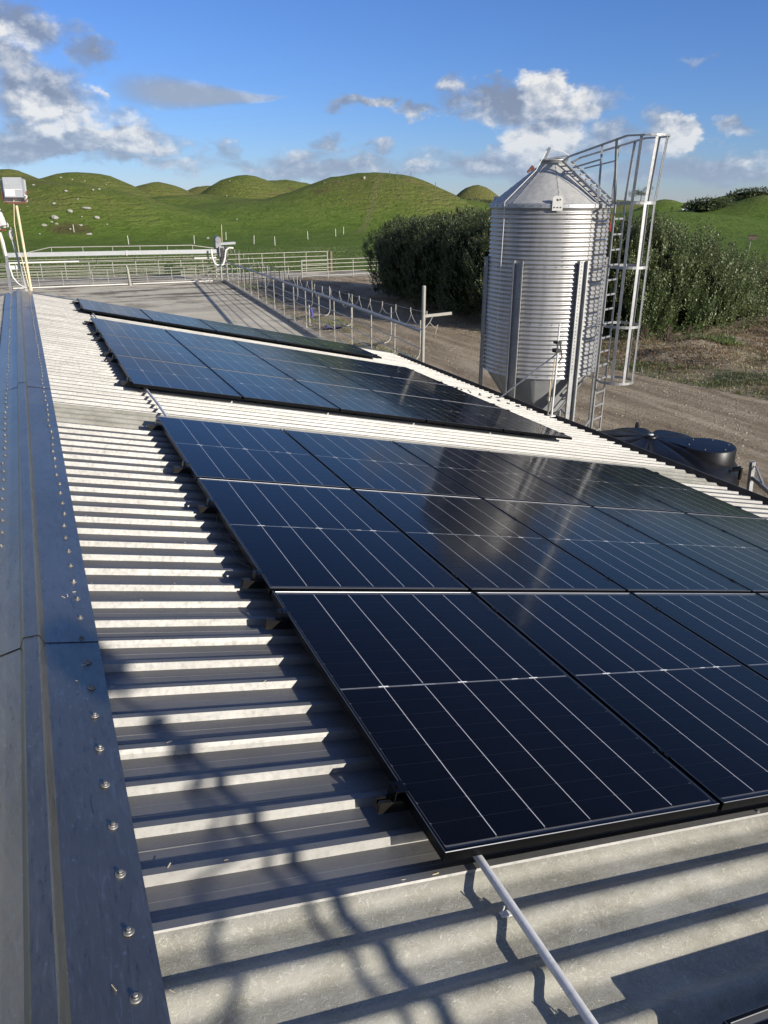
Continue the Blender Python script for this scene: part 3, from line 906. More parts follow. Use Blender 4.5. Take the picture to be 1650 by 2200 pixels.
for an, au, av, nr in ARR:
    for r in range(nr):
        rn = ROWN[nr][r]
        for c in range(5):
            u = au + r * (PL + GU); v = av + c * (PW + GV)
            ends = ' nearest the ridge' if c == 0 else (' nearest the gutter' if c == 4 else ' counting from the ridge')
            lab = f"black solar panel in the {an} array, {rn} row, {ORD[c]} panel{ends}" if nr == 3 else f"black solar panel in the far single-row array, {ORD[c]} panel{ends}"
            solar_panel(u, v, lab, f'solar panels of the {an} array', an == 'near' and (r == 0 or (r == 1 and c < 4)))
        for q, uu in enumerate(RAILU[an][r]):
            u = au + uu
            lab = f"black aluminium rail under the {an} array, {rn} row, its {'nearer' if q == 0 else 'farther'} rail"
            t = thing('mounting_rail', lab, 'rail', RP(u, av, 0), (0, SLOPE, 0), 'rails under the solar panels')
            x0, x1 = -.085 + random.uniform(-.01, .01), 5 * (PW + GV) + .045
            b = MB()
            pr = [(-.02, -.0765), (.02, -.0765), (.02, -.0355), (.006, -.0355), (.006, -.050), (-.006, -.050), (-.006, -.0355), (-.02, -.0355)]
            n = len(pr)
            b.add([(x, y, z) for x in (x0, x1) for (y, z) in pr], [(k, (k + 1) % n, n + (k + 1) % n, n + k) for k in range(n)][::1] + [tuple(range(n - 1, -1, -1)), tuple(range(n, 2 * n))])
            # the cut end shows a hollow
            b.box((x0 - .0006, -.016, -.073), (x0 - .0001, .016, -.054))
            b.build('rail', M['rail'], t)
            for c in range(6):
                x = c * (PW + GV) - GV / 2
                if c in (0, 5):
                    o = link('end_clamp', end_me, t); o.location = (0 if c == 0 else 5 * (PW + GV) - GV, 0, 0)
                    if c == 5: o.rotation_euler = (0, 0, math.pi)
                else:
                    o = link('clamp', clamp_me, t); o.location = (x, 0, 0)
            for x in (.12, 1.35, 2.6, 3.85, 5.1):
                o = link('foot', foot_me, t); o.location = (x, -.004, 0)
# the array behind the camera reaches into the lower right corner
for c in range(3):
    solar_panel(-.64 - PL, .42 + c * (PW + GV), f"black solar panel in the lower right corner, {ORD[c]} panel from the ridge", 'solar panels of the cut-off array', False)
for q, uu in enumerate((.3, 1.4)):
    t = thing('mounting_rail', f"black aluminium rail under the cut-off corner array, its {'nearer' if q == 0 else 'farther'} rail", 'rail', RP(-.64 - PL + uu, .42, 0), (0, SLOPE, 0), 'rails under the solar panels')
    b = MB(); b.box((-.08, -.02, -.0765), (3.5, .02, -.0355)); b.build('rail', M['rail'], t)
    for x in (.12, 1.35, 2.6):
        o = link('foot', foot_me, t); o.location = (x, -.004, 0)

# grey cable conduit running along the roof under the arrays
t = thing('cable_conduit', 'grey plastic conduit pipe running along the roof under the solar panels', 'conduit')
HC = -.060
pts = [RP(-3.6 + .6 * i, .128 + .012 * math.sin(i * 1.3), HC + .002 * math.sin(i * 2.1)) for i in range(31)]
MB().tube(pts, .0128, 14).build('pipe', M['pvc'], t)
for i in range(-6, 40):
    u = RIB0 + PITCH_RIB * (i * 2 + 1) + .0115
    if -1.0 < u < 14.2:
        b = MB(); b.bar(RP(u, .128 - .018, HB + .003), RP(u, .128 + .030, HB + .003), .018, .005, up=NW); b.tube([RP(u, .128 + .016, HB + .004), RP(u, .128 + .0145, HC + .002)], .0025, 5); b.tube([RP(u, .128 - .016, HB + .004), RP(u, .128 - .0145, HC + .002)], .0025, 5)
        c = RP(u, .128 + .026, HB); b.tube([c, c + NW * .012], .006, 6)
        b.build('saddle', M['pvc'], t)
# loose cable loops hanging below the left edge of the near array
for (u, lab) in ((2.28, 'thin black cable loop hanging beside the middle row of the near array'), (2.62, 'short black cable loop under the near array, farther along')):
    b = MB(); b.tube([RP(u - .22 + .044 * i, -.012 - .018 * math.sin(i / 10 * math.pi), -.03 - .034 * math.sin(i / 10 * math.pi)) for i in range(11)], .003, 6)
    b.build('cable_loop', M['rubber'], label=lab, cat='cable')

# bits of dry grass and grit blown onto the capping and the roof light
b = MB()
for i in range(24):
    u = random.uniform(-.9, 3.2); v = random.choice([random.uniform(-.97, -.82), random.uniform(-.79, -.70), random.uniform(-.75, .1)])
    top = HB + (.0085 if v < -.80 else .003)
    if v > -.80:
        k = round((u - RIB0 - .0115) / PITCH_RIB); u = RIB0 + PITCH_RIB * k + .0115 + random.uniform(-.006, .006)
    p = RP(u, v, top); a = random.random() * 6.28; L_ = random.uniform(.004, .022)
    q = p + (UW * math.cos(a) + VW * math.sin(a)) * L_ + NW * random.uniform(.0, .003)
    b.bar(p, q, random.uniform(.0012, .003), .0015, up=NW)
b.build('roof_grit', M['cream'], shed, kind='stuff')
# ================================================================== feed silo
SX, SY, SR = 10.225, 14.20, 1.225
SZ0, SZ1 = 1.93, 5.36


def pol(r, phi, z):
    """silo frame: phi in degrees, 0 towards local -Y, positive to the right"""
    a = R(phi); return Vector((r * math.sin(a), -r * math.cos(a), z))


def make_silo(label, loc, rotz):
    t = thing('feed_silo', label, 'silo', loc, (0, 0, rotz), 'galvanised feed silos')
    # three rings of corrugated sheet
    tiers = [(SZ0, 3.02), (3.02, 4.16), (4.16, SZ1)]
    for a, (z0, z1) in enumerate(tiers):
        n = 96; prof = []; nc = int(round((z1 - z0) / .0885)); k = nc * 8
        for i in range(k + 1):
            prof.append((SR + .0115 * math.cos(i / 8 * 2 * math.pi) + (0.003 if a == 1 else 0), z0 + (z1 - z0) * i / k + (.0 if i else -.01)))
        o = MB().lathe(prof, n).build('wall_ring', M['silo'], t)
        b = MB()
        for sa in ((-8 + 27 * a) % 60 - 30, (-8 + 27 * a) % 60 + 45, (-8 + 27 * a) % 60 - 120, (-8 + 27 * a) % 60 + 130):
            for z in np.arange(z0 + .05, z1 - .02, .0885):
                c = pol(SR + .0145, sa, z); d = pol(1, sa, 0)
                b.tube([c - d * .006, c + d * .010], .008, 5, smooth=False)
        for sa in range(0, 360, 10):
            c = pol(SR + .0145, sa, z0 + .03); d = pol(1, sa, 0); b.tube([c - d * .006, c + d * .008], .008, 5, smooth=False)
        b.build('seam_bolts', M['rubber'], o, kind='stuff')
    # roof cone of overlapping panels
    npan = 8
    for i in range(npan):
        b = MB(); a0, a1 = i * 360 / npan + 8, (i + 1) * 360 / npan + 8
        rows = []
        for j in range(7):
            f = j / 6; r = SR + .045 - f * (SR + .045 - .26); z = SZ1 - .015 + f * .765
            rows.append([pol(r, a0 + (a1 - a0) * q / 12, z + (.009 if q == 0 else (.003 if q == 12 else 0))) for q in range(13)])
        n = 13
        b.add([p for r_ in rows for p in r_], [(j * n + q, j * n + q + 1, (j + 1) * n + q + 1, (j + 1) * n + q) for j in range(6) for q in range(12)], True)
        o = b.build('roof_panel', M['cone'], t)
        b = MB()
        for f in np.arange(.05, .95, .12):
            r = SR + .045 - f * (SR + .045 - .26); b.tube([pol(r, a0 + .8, SZ1 - .012 + f * .765), pol(r, a0 + .8, SZ1 + .006 + f * .765)], .006, 5)
        b.build('bolts', M['bolt'], o, kind='stuff')
    b = MB(); b.lathe([(SR + .050, SZ1 - .075), (SR + .052, SZ1 - .005), (SR + .036, SZ1 + .012)], 64)
    b.build('eave_ring', M['galv'], t)
    b = MB()
    for sa in range(0, 360, 8):
        c = pol(SR + .05, sa, SZ1 - .03); d = pol(1, sa, 0); b.tube([c, c + d * .010], .009, 5)
    b.build('eave_bolts', M['rubber'], t, kind='stuff')
    # collar, lid and its lever
    MB().lathe([(.27, 6.09), (.27, 6.17), (.285, 6.175), (.285, 6.20), (.25, 6.205), (.08, 6.235), (0.0, 6.24)], 28).build('filler_lid', M['galv'], t)
    b = MB(); b.bar((-.20, -.10, 6.17), (-.10, -.10, 6.42), .07, .05); b.bar((-.20, .08, 6.17), (-.10, .08, 6.42), .05, .04); b.bar((-.12, -.12, 6.40), (-.12, .12, 6.40), .04)
    b.bar((-.16, -.24, 6.20), (.26, -.24, 6.26), .045, .035); b.bar((.26, -.24, 6.2), (.30, -.10, 6.24), .04)
    b.build('lid_lever', M['galv'], t)
    b = MB(); b.tube([(-.10, -.05, 6.41), (.15, .02, 6.36), (.30, .1, 6.28)], .006, 5)
    b.tube([Vector((-.15, -.08, 6.40)), pol(.60, -34, 5.99), pol(SR + .075, -44, SZ1 + .04), pol(SR + .07, -44, 5.0), pol(SR + .065, -45, 4.2), pol(SR + .07, -45.5, 3.0), pol(SR + .08, -46, 2.2), pol(1.0, -47, 1.5)], .0075, 6)
    b.build('pull_rope', M['white'], t)
    b = MB(); b.tube([pol(.52, -52, 6.045), pol(.66, -50, 5.96)], [.05, .02], 6); b.build('rust_patch', M['rust'], t)
    # lifting plates
    for ph in (6, 126, 246):
        b = MB(); e = pol(1, ph, 0); s_ = pol(1, ph + 90, 0); c = pol(SR + .06, ph, SZ1 - .02)
        out = [(-.10, -.10), (.10, -.10), (.10, .13), (.06, .17), (-.06, .17), (-.10, .13)]
        vs = [c + s_ * x + Vector((0, 0, z)) for x, z in out] + [c + s_ * x + Vector((0, 0, z)) + e * .008 for x, z in out]
        b.add(vs, [tuple(range(6))[::-1], tuple(range(6, 12))] + [(k, (k + 1) % 6, 6 + (k + 1) % 6, 6 + k) for k in range(6)])
        o = b.build('lifting_plate', M['white'], t)
        b = MB()
        for (x, z) in ((-.06, -.04), (.06, -.04), (0, -.04), (0, .09), (.045, .10), (-.01, .10)):
            p = c + s_ * x + Vector((0, 0, z)); b.tube([p, p + e * .016], .014, 6)
        b.build('bolts', M['rubber'], o, kind='stuff')
    # hopper of folded panels
    for i in range(6):
        b = MB(); a0, a1 = i * 60 - 2, (i + 1) * 60 - 2; rows = []
        for j in range(4):
            f = j / 3; r = SR - .02 - f * (SR - .02 - .24); z = SZ0 + .005 - f * 1.42
            rows.append([pol(r, a0 + (a1 - a0) * q / 6, z) for q in range(7)])
        b.add([p for r_ in rows for p in r_], [(j * 7 + q, (j + 1) * 7 + q, (j + 1) * 7 + q + 1, j * 7 + q + 1) for j in range(3) for q in range(6)], True)
        o = b.build('hopper_panel', M['hopper'], t)
        b = MB(); b.bar(pol(SR - .005, a0, SZ0 - .01), pol(.26, a0, SZ0 - 1.40), .03, .012); b.build('seam_strip', M['hopper'], o)
    b = MB(); b.lathe([(.25, .36), (.25, .54), (.30, .56)], 24); b.box((-.22, -.22, .12), (.22, .22, .36)); b.build('outlet_boot', M['galv'], t)
    # legs: six open channels standing off the wall, with their bolt holes
    for i in range(6):
        ph = -85 + 60 * i
        e = pol(1, ph, 0); s_ = pol(1, ph + 90, 0); o_ = pol(SR + .012, ph, 0)
        b = MB(); zt = 4.30
        pr = [(-.115, .085), (-.082, .085), (-.082, .006), (.082, .006), (.082, .085), (.115, .085), (.115, .079), (.088, .079), (.088, 0), (-.088, 0), (-.088, .079), (-.115, .079)]
        n = len(pr); vs = [o_ + s_ * x + e * y + Vector((0, 0, z)) for z in (0.0, zt) for x, y in pr]
        b.add(vs, [(k, n + k, n + (k + 1) % n, (k + 1) % n) for k in range(n)] + [tuple(range(n)), tuple(range(2 * n - 1, n - 1, -1))])
        b.add([o_ + s_ * x + e * y + Vector((0, 0, z)) for z in (.01, .03) for x, y in ((-.17, -.05), (.17, -.05), (.17, .17), (-.17, .17))], [(3, 2, 1, 0), (4, 5, 6, 7), (0, 1, 5, 4), (1, 2, 6, 5), (2, 3, 7, 6), (3, 0, 4, 7)])
        o = b.build('leg', M['galv'], t)
        b = MB()
        for z in np.arange(2.05, 4.28, .0715):
            c = o_ + s_ * (.045 if i % 2 else -.01) + e * .006 + Vector((0, 0, z)); b.tube([c, c + e * .004], .012, 6)
        b.build('bolts', M['rubber'], o, kind='stuff')
    b = MB()
    for i in range(6):
        p0, p1 = pol(SR + .01, -85 + 60 * i + 4, .35), pol(SR + .01, -85 + 60 * (i + 1) - 4, .75)
        b.bar(p0, p1, .05, .05)
    b.build('leg_brace', M['galv'], t)
    # ladder and safety cage on the right-hand side
    PH = 60; e = pol(1, PH, 0); s_ = pol(1, PH + 90, 0); LR = 1.55
    lad = MB()

    def L(x, d, z):
        return e * (LR + d) + s_ * x + Vector((0, 0, z))
    for x in (-.21, .21):
        lad.bar(L(x, 0, .25), L(x, 0, 5.42), .05, .022, up=e)
    lo = lad.build('ladder', M['galv'], t)
    for k in range(17):
        MB().bar(L(-.205, 0, .45 + k * .29), L(.205, 0, .45 + k * .29), .028, .034).build('rung', M['galv'], lo)
    for z in (1.95, 3.05, 4.2, 5.2):
        for x in (-.21, .21):
            MB().bar(L(x, -.02, z), L(x, -(LR - SR) + .01, z), .045, .008).build('standoff', M['galv'], lo)
    for x in (-.21, .21):
        MB().bar(L(x, -.01, .45), L(x * 1.2, -.30, .05), .035).build('standoff', M['galv'], lo)
    cage = MB(); Z = [1.90, 3.05, 4.20, 5.38, 6.54]

    def hoop_pt(th, z, flare=1.0):
        """th from -90 to 90 degrees round the outside of the hoop"""
        a = R(th); return L(.36 * flare * math.sin(a), .33 + .36 * flare * math.cos(a), z)
    FL = [1, 1, 1, 1, 1.12]
    for z, fl in zip(Z[:-1], FL):
        pts = [L(-.21, 0, z), L(-.36 * fl, .16, z)] + [hoop_pt(th, z, fl) for th in range(-90, 91, 12)] + [L(.36 * fl, .16, z), L(.21, 0, z)]
        cage = MB()
        for p, q in zip(pts, pts[1:]):
            cage.bar(p, q, .008, .052)
        cage.build('cage_hoop', M['galv'], t)
    for th in (-78, -38, 0, 38, 78):
        p = [hoop_pt(th, Z[0] - .02), hoop_pt(th, Z[3]), hoop_pt(th, Z[4], 1.12) + e * .05]
        b = MB(); d = pol(1, PH, 0)
        for q0, q1 in zip(p, p[1:]):
            b.bar(q0, q1, .055, .008, up=e * math.cos(R(th)) + s_ * math.sin(R(th)))
        b.build('cage_bar', M['galv'], t)
    # roof ladder lying on the cone and the hand rails that run from its top out round the cage

    def C(x, f, off=.07):
        r = SR + .045 - f * (SR + .045 - .26); z = SZ1 - .015 + f * .765
        n_ = (e * .765 + Vector((0, 0, SR - .215))).normalized()
        return e * r + s_ * x + Vector((0, 0, z)) + n_ * off
    rl = MB()
    for x in (-.19, .19):
        rl.bar(C(x, -.10), C(x, 1.0), .045, .03); rl.bar(C(x, -.10), L(x, 0, 5.40), .045, .03)
    ro = rl.build('roof_ladder', M['galv'], t)
    for k in range(8):
        MB().bar(C(-.19, .04 + k * .125), C(.19, .04 + k * .125), .03, .03).build('rung', M['galv'], ro)
    hr = MB()
    top = [C(-.24, .93, .22), L(-.40, .18, 6.54)] + [hoop_pt(th, 6.54, 1.12) + e * .05 for th in range(-70, 71, 14)] + [L(.40, .18, 6.54), C(.24, .93, .22)]
    for p, q in zip(top, top[1:]):
        hr.bar(p, q, .045, .03)
    for x in (-1, 1):
        hr.bar(C(.24 * x, .93, .22), C(.19 * x, .98, .07), .035)
        hr.bar(L(.40 * x, -.02, 6.50), L(.23 * x, -.01, 5.42), .04)
        def Q(r, xx, z): return e * r + s_ * xx + Vector((0, 0, z))
        hr.bar(Q(1.22, .30 * x, 5.42), Q(1.22, .345 * x, 6.415), .04, .028)
        hr.bar(Q(.58, .23 * x, 6.03), Q(1.22, .33 * x, 6.16), .038, .026)
    hr.build('hand_rail', M['galv'], t)
    b = MB(); c = pol(SR + .03, 84, 5.0); d_ = pol(.05, 174, 0); n_ = pol(.010, 84, 0)
    b.add([c - d_ - Vector((0, 0, .17)), c + d_ - Vector((0, 0, .17)), c + d_ + Vector((0, 0, .17)), c - d_ + Vector((0, 0, .17)), c - d_ - Vector((0, 0, .17)) + n_, c + d_ - Vector((0, 0, .17)) + n_, c + d_ + Vector((0, 0, .17)) + n_, c - d_ + Vector((0, 0, .17)) + n_],
          [(3, 2, 1, 0), (4, 5, 6, 7), (0, 1, 5, 4), (1, 2, 6, 5), (2, 3, 7, 6), (3, 0, 4, 7)])
    b.build('warning_plate', M['sign_red'], t)
    return t


silo = make_silo('tall corrugated galvanised feed silo with caged ladder standing beyond the gutter', (SX, SY, 0), R(-35.755))

# ================================================================== water tank, pipe, mast
t = thing('water_tank', 'round black plastic water tank with domed ribbed lid beside the gutter', 'water tank', (9.95, 10.2, 0))
TR = 1.60
MB().lathe([(TR - .03, 0), (TR, .03), (TR, .30), (TR + .012, .33), (TR, .36), (TR, .62), (TR + .012, .65), (TR, .68), (TR, .86), (TR - .03, .97), (TR - .10, 1.06), (TR - .20, 1.12)], 72).build('body', M['black'], t)
b = MB(); n = 160; rows = []
for j in range(15):
    f = j / 14; r = (TR - .20) * (1 - f) + .10 * f; row = []
    for k in range(n):
        a = 2 * math.pi * k / n
        w = abs(math.sin(a * 4)); lobes = (1 - (1 - w) ** 3)
        z = 1.12 + .30 * f + .11 * lobes * math.sin(min(1, f * 1.6) * math.pi / 2) * (1 - f) * 1.9 * (1 - .25 * f)
        row.append((r * math.cos(a), r * math.sin(a), z))
    rows.append(row)
b.add([p for r_ in rows for p in r_], [(j * n + k, j * n + (k + 1) % n, (j + 1) * n + (k + 1) % n, (j + 1) * n + k) for j in range(14) for k in range(n)], True)
b.build('dome', M['black'], t)
MB().lathe([(.13, 1.40), (.13, 1.44), (.10, 1.455), (0, 1.455)], 20).build('centre_cap', M['black'], t)
MB().lathe([(.055, 1.455), (.055, 1.463), (0, 1.465)], 14).build('cap_disc', M['white'], t)
ha = math.atan2(9.08 - 10.25, 10.72 - 9.72); hx, hy = 1.0 * math.cos(ha), 1.0 * math.sin(ha)
b = MB()
b.lathe([(.47, 1.06), (.465, 1.37), (.45, 1.388)], 40, c=(hx, hy, 0)); b.lathe([(.45, 1.388), (.40, 1.392), (.26, 1.394), (.0, 1.400)], 40, c=(hx, hy, 0))
a_ = [ha - .40, ha + .40]
tail = [(hx + .46 * math.cos(ha + math.pi / 2 * s_ + q_ * s_), hy + .46 * math.sin(ha + math.pi / 2 * s_ + q_ * s_)) for s_, q_ in ((1, .25), (-1, .25))]
tp = (.16 * math.cos(ha), .16 * math.sin(ha))
b.add([(tail[0][0], tail[0][1], 1.385), (tp[0], tp[1], 1.40), (tail[1][0], tail[1][1], 1.385), (tail[0][0], tail[0][1], 1.05), (tp[0], tp[1], 1.30), (tail[1][0], tail[1][1], 1.05)],
      [(0, 1, 2), (0, 3, 4, 1), (1, 4, 5, 2)])
b.build('access_hatch', M['black'], t)
b = MB()
for k in range(6):
    a = ha + .4 + k * 1.05; b.tube([(hx + .35 * math.cos(a), hy + .35 * math.sin(a), 1.39), (hx + .35 * math.cos(a), hy + .35 * math.sin(a), 1.405)], .014, 6)
b.build('lid_screws', M['bolt'], t, kind='stuff')
b = MB(); p = Vector((TR * .93 * math.cos(ha - .25), TR * .93 * math.sin(ha - .25), 1.10)); b.bar(p, p + Vector((.10, -.10, .05)), .10, .05); b.bar(p + Vector((.10, -.10, .05)), p + Vector((.10, -.10, -.16)), .04)
b.build('lifting_lug', M['black'], t)
b = MB(); pts = [(-.15, 1.2, 1.35), (-.05, 1.42, 1.36), (.1, 1.5, 1.28)]; b.tube([(.50, .85, 1.24), (.58, .98, 1.34), (.70, 1.12, 1.30), (.78, 1.22, 1.10)], .035, 8); b.build('inlet_pipe', M['rubber'], t)

t = thing('culvert_pipe', 'black ribbed culvert pipe lying on the gravel behind the water tank', 'pipe', (11.3, 12.1, .42), (0, 0, R(-28)))
prof = []
for i in range(34):
    x = i * .06
    prof += [(.30, x), (.335, x + .012), (.335, x + .034), (.30, x + .046)]
b = MB(); b.lathe(prof, 28)
b.v = [(z - 1.0, x, y) for (x, y, z) in b.v]
b.build('pipe_wall', M['black'], t)
b = MB(); b.box((-.7, -.32, -.42), (-.5, .32, -.31)); b.box((.5, -.32, -.42), (.7, .32, -.31)); b.build('bearer', M['wood'], t)

ab = RP(8.866, 7.12, HB)
t = thing('antenna_mast', 'thin white antenna mast braced to the roof edge in front of the silo', 'antenna')
b = MB(); b.tube([ab + Vector((0, 0, -.02)), Vector((ab.x + .02, ab.y, 3.12))], .017, 8); b.box((ab.x - .05, ab.y - .05, ab.z - .01), (ab.x + .05, ab.y + .05, ab.z + .012)); b.build('mast', M['white'], t)
MB().tube([(ab.x - .005, ab.y + .10, 2.0), (ab.x - .01, ab.y + .10, 2.62)], .011, 6).build('second_stay', M['cream'], t)
b = MB(); b.tube([(ab.x + .03, ab.y + .04, 3.05), (ab.x + .055, ab.y + .06, 3.56)], .014, 8); b.build('whip', M['white'], t)
b = MB(); b.box((ab.x - .04, ab.y - .03, 3.10), (ab.x + .06, ab.y + .08, 3.16)); b.box((ab.x - .03, ab.y - .03, 3.24), (ab.x + .06, ab.y + .08, 3.28)); b.tube([(ab.x + .05, ab.y, 3.25), (ab.x + .09, ab.y - .03, 3.02), (ab.x + .03, ab.y - .02, 2.93)], .012, 6); b.build('bracket', M['rubber'], t)
sb = RP(10.06, 6.82, HB)
b = MB(); b.tube([(ab.x + .01, ab.y + .02, 3.07), sb], .013, 8); b.build('stay', M['white'], t)
b = MB(); b.box((sb.x - .05, sb.y - .04, sb.z - .012), (sb.x + .06, sb.y + .05, sb.z + .012)); b.build('stay_foot', M['white'], t)
b = MB(); b.tube([(ab.x - .012, ab.y + .09, 2.0), (ab.x - .03, ab.y + .05, 2.35), (ab.x - .01, ab.y + .02, 3.0)], .010, 6); b.box((ab.x - .05, ab.y + .04, 2.28), (ab.x + .01, ab.y + .10, 2.34)); b.build('cable', M['cream'], t)

# short rail at the right-hand edge
t = thing('rail_stub', 'short galvanised pipe rail standing on gravel at the right edge', 'rail')
b = MB(); b.bar((11.02, 8.72, 0), (10.98, 8.78, 1.22), .085, .06); b.build('post', M['galv'], t)
b = MB(); b.bar((10.99, 8.72, .94), (10.2, 7.1, .90), .05, .07); b.build('rail', M['galv'], t)
b = MB(); b.bar((11.0, 8.72, 1.16), (10.84, 8.36, .93), .03); b.build('brace', M['galv'], t)
b = MB(); b.bar((10.2, 7.1, 0), (10.2, 7.1, .93), .06); b.build('post', M['galv'], t)

# ================================================================== holding yard fence, festoon cable, gates


def fence_top(y):
    return 1.42 + (57.4 - y) / (57.4 - 18.8) * .68


t = thing('yard_fence', 'galvanised pipe fence with thick top beam along the right yard kerb', 'fence')
ys = [18.9 + 2.33 * i for i in range(17)]
kb = MB(); n = 30; prev = None
for i in range(n):
    y0 = 16.9 + (57.4 - 16.9) * i / n + .012; y1 = 16.9 + (57.4 - 16.9) * (i + 1) / n - .012
    b = MB(); xa, xb = kerb_x(y0), kerb_x(y1); w = .34
    hh = .17 + random.uniform(-.006, .006)
    b.add([(xa - .02, y0, -.02), (xa + w, y0, -.02), (xb + w, y1, -.02), (xb - .02, y1, -.02), (xa, y0, hh), (xa + w - .02, y0, hh), (xb + w - .02, y1, hh), (xb, y1, hh)],
          [(0, 3, 2, 1), (4, 5, 6, 7), (0, 1, 5, 4), (1, 2, 6, 5), (2, 3, 7, 6), (3, 0, 4, 7)])
    b.build('kerb_block', M['kerb'], t)
for i in range(len(ys) - 1):
    y0, y1 = ys[i], ys[i + 1]
    p, q = Vector((kerb_x(y0) + .15, y0, fence_top(y0))), Vector((kerb_x(y1) + .15, y1, fence_top(y1)))
    MB().bar(p, q, .16, .05).build('top_beam', M['beam'], t)
    for f in (.22, .42, .62, .82):
        g0 = .17 + (p.z - .25) * (1 - f); g1 = .17 + (q.z - .25) * (1 - f)
        MB().tube([(p.x, p.y, g0), (q.x, q.y, g1)], .016, 6).build('rail', M['pipe'], t)
    b = MB(); b.tube([(p.x, p.y, .12), (p.x, p.y, p.z - .06)], .024, 8); b.tube([(p.x, p.y, .16), (p.x, p.y, .34 if i % 3 == 0 else .2)], .036, 8); b.build('post', M['pipe_pale'], t)
b = MB(); p = Vector((kerb_x(ys[-1]) + .15, ys[-1], fence_top(ys[-1]))); b.tube([(p.x, p.y, .12), p], .05, 8); b.build('post', M['pipe_pale'], t)

# tall end pole with a bracket arm
px_, py_ = 9.62, 18.75
t = thing('end_pole', 'tall pale pipe pole with short bracket arm at the near end of the yard fence', 'pole')
b = MB(); b.tube([(px_, py_, 0), (px_, py_, 3.30)], .052, 16); b.lathe([(.053, 3.30), (.045, 3.325), (0, 3.335)], 16, c=(px_, py_, 0)); b.build('pole', M['pipe_pale'], t)
b = MB(); b.bar((px_ + .05, py_, 2.53), (px_ + .80, py_ - .12, 2.58), .05, .075); b.build('bracket_arm', M['pipe_pale'], t)
b = MB(); b.tube([(px_ + .06, py_, 2.22), (px_ + .20, py_, 2.36), (px_ + .26, py_ - .02, 2.50)], .014, 6); b.build('arm_brace', M['pipe_pale'], t)
b = MB(); b.tube([(px_ + .2, py_, 2.34), (px_ + .35, py_, 2.20), (px_ + .45, py_, 2.28), (px_ + .38, py_, 2.05)], .007, 5); b.build('loose_wire', M['hose'], t)
t = thing('pipe_loop', 'small bent pipe hoop beside the tall pole at the roof corner', 'rail')
b = MB(); bx, by = 9.05, 18.3; b.tube([(bx, by, 0), (bx, by, .42), (bx + .03, by, .56), (bx + .12, by, .60), (bx + .38, by + .1, .60), (bx + .46, by + .1, .55), (bx + .5, by + .1, .42), (bx + .5, by + .1, 0)], .024, 8); b.tube([(bx, by, .22), (bx + .5, by + .1, .22)], .02, 6)
b.build('hoop', M['pipe_pale'], t)

# festoon cable: loops of hose hung from a tensioned wire
t = thing('festoon_cable', 'looped cable hanging from a taut wire above the yard fence', 'cable')
wa, wb = Vector((px_ + .10, py_, 2.62)), Vector((13.35, 57.3, 2.45))
def wire(f):
    p = wa.lerp(wb, f); p.x += .55 * math.sin(f * math.pi); p.z -= .62 * math.sin(f * math.pi) + .0; return p
b = MB(); b.tube([wire(i / 40) for i in range(41)], .006, 5); b.build('wire', M['galv'], t)
nl = 26; b = MB(); pts = []
ff = [((i / nl) ** 1.02) for i in range(nl + 1)]
for i in range(nl):
    for j in range(9):
        s_ = j / 8; p = wire(ff[i] + (ff[i + 1] - ff[i]) * s_); p.z -= .10 + .40 * math.sin(s_ * math.pi) ** .8 * (.8 + .3 * math.sin(i * 2.3)); p.x += .03 * math.sin(i + s_ * 3)
        pts.append(p)
b.tube(pts, .0085, 6); b.build('cable', M['hose'], t)
for i in range(nl + 1):
    p = wire(ff[i]); bb = MB(); bb.tube([p + Vector((0, 0, .04)), p + Vector((0, 0, -.08))], .014, 5); bb.build('trolley', M['hose'], t)

# J-shaped pipes on the far side of the fence
JB = [(12.35, 24.3), (12.92, 28.0), (13.19, 32.8), (13.45, 36.4), (13.65, 39.6), (13.82, 42.6), (14.05, 46.0), (14.4, 50.6)]
for i, (jx, jy) in enumerate(JB):
    lab = ['bent pipe standpipe nearest the tall pole, beside the track', 'bent pipe standpipe second from the tall pole beside the yard fence', 'bent pipe standpipe third from the tall pole beside the yard fence', 'bent pipe standpipe fourth from the tall pole beside the yard fence',
           'bent pipe standpipe fifth from the tall pole beside the yard fence', 'bent pipe standpipe sixth from the tall pole beside the yard fence', 'bent pipe standpipe seventh from the tall pole beside the yard fence', 'bent pipe standpipe at the far end, beside the backing gate'][i]
    t = thing('standpipe', lab, 'pipe', group='bent standpipes beside the yard fence')
    kx = kerb_x(jy) + .4; ht = 1.55
    b = MB(); b.tube([(jx, jy, ht), (jx, jy, .50), (jx - .03, jy, .32), (jx - .12, jy, .20), (jx - .3, jy, .16)], .026, 8)
    b.build('upright', M['pipe_pale'], t)
    b = MB(); b.tube([(jx - .3, jy, .16), (kx + .1, jy, .12)], .03, 8); b.build('ground_pipe', M['rubber'], t)
    b = MB(); b.tube([(jx - .15, jy + .02, .2), (jx - .5, jy + .3, .12), (jx - .75, jy + .1, .10), (jx - 1.0, jy + .5, .14), (kx + .05, jy + .3, .10)], .02, 6); b.build('hose', M['rubber'], t)
t = thing('short_post', 'short white post with blue rag tied on inside the yard fence', 'post')
b = MB(); b.tube([(11.75, 34.6, 0), (11.75, 34.6, .95)], .04, 8); b.build('post', M['pipe_pale'], t)
b = MB(); b.tube([(11.82, 34.55, .85), (11.86, 34.55, .6), (11.83, 34.5, .35)], [.05, .075, .04], 7); b.build('rag', M['blue'], t)
b = MB(); pts = [(12.0 + .12 * i, 33.2 + .05 * math.sin(i * 2), .06 + .03 * math.sin(i * 1.7)) for i in range(8)]; b.tube(pts, [.05, .09, .07, .10, .06, .09, .07, .03], 7)
o = b.build('blue_cloth', M['blue'], label='crumpled blue cloth lying on the ground by the yard fence', cat='cloth')

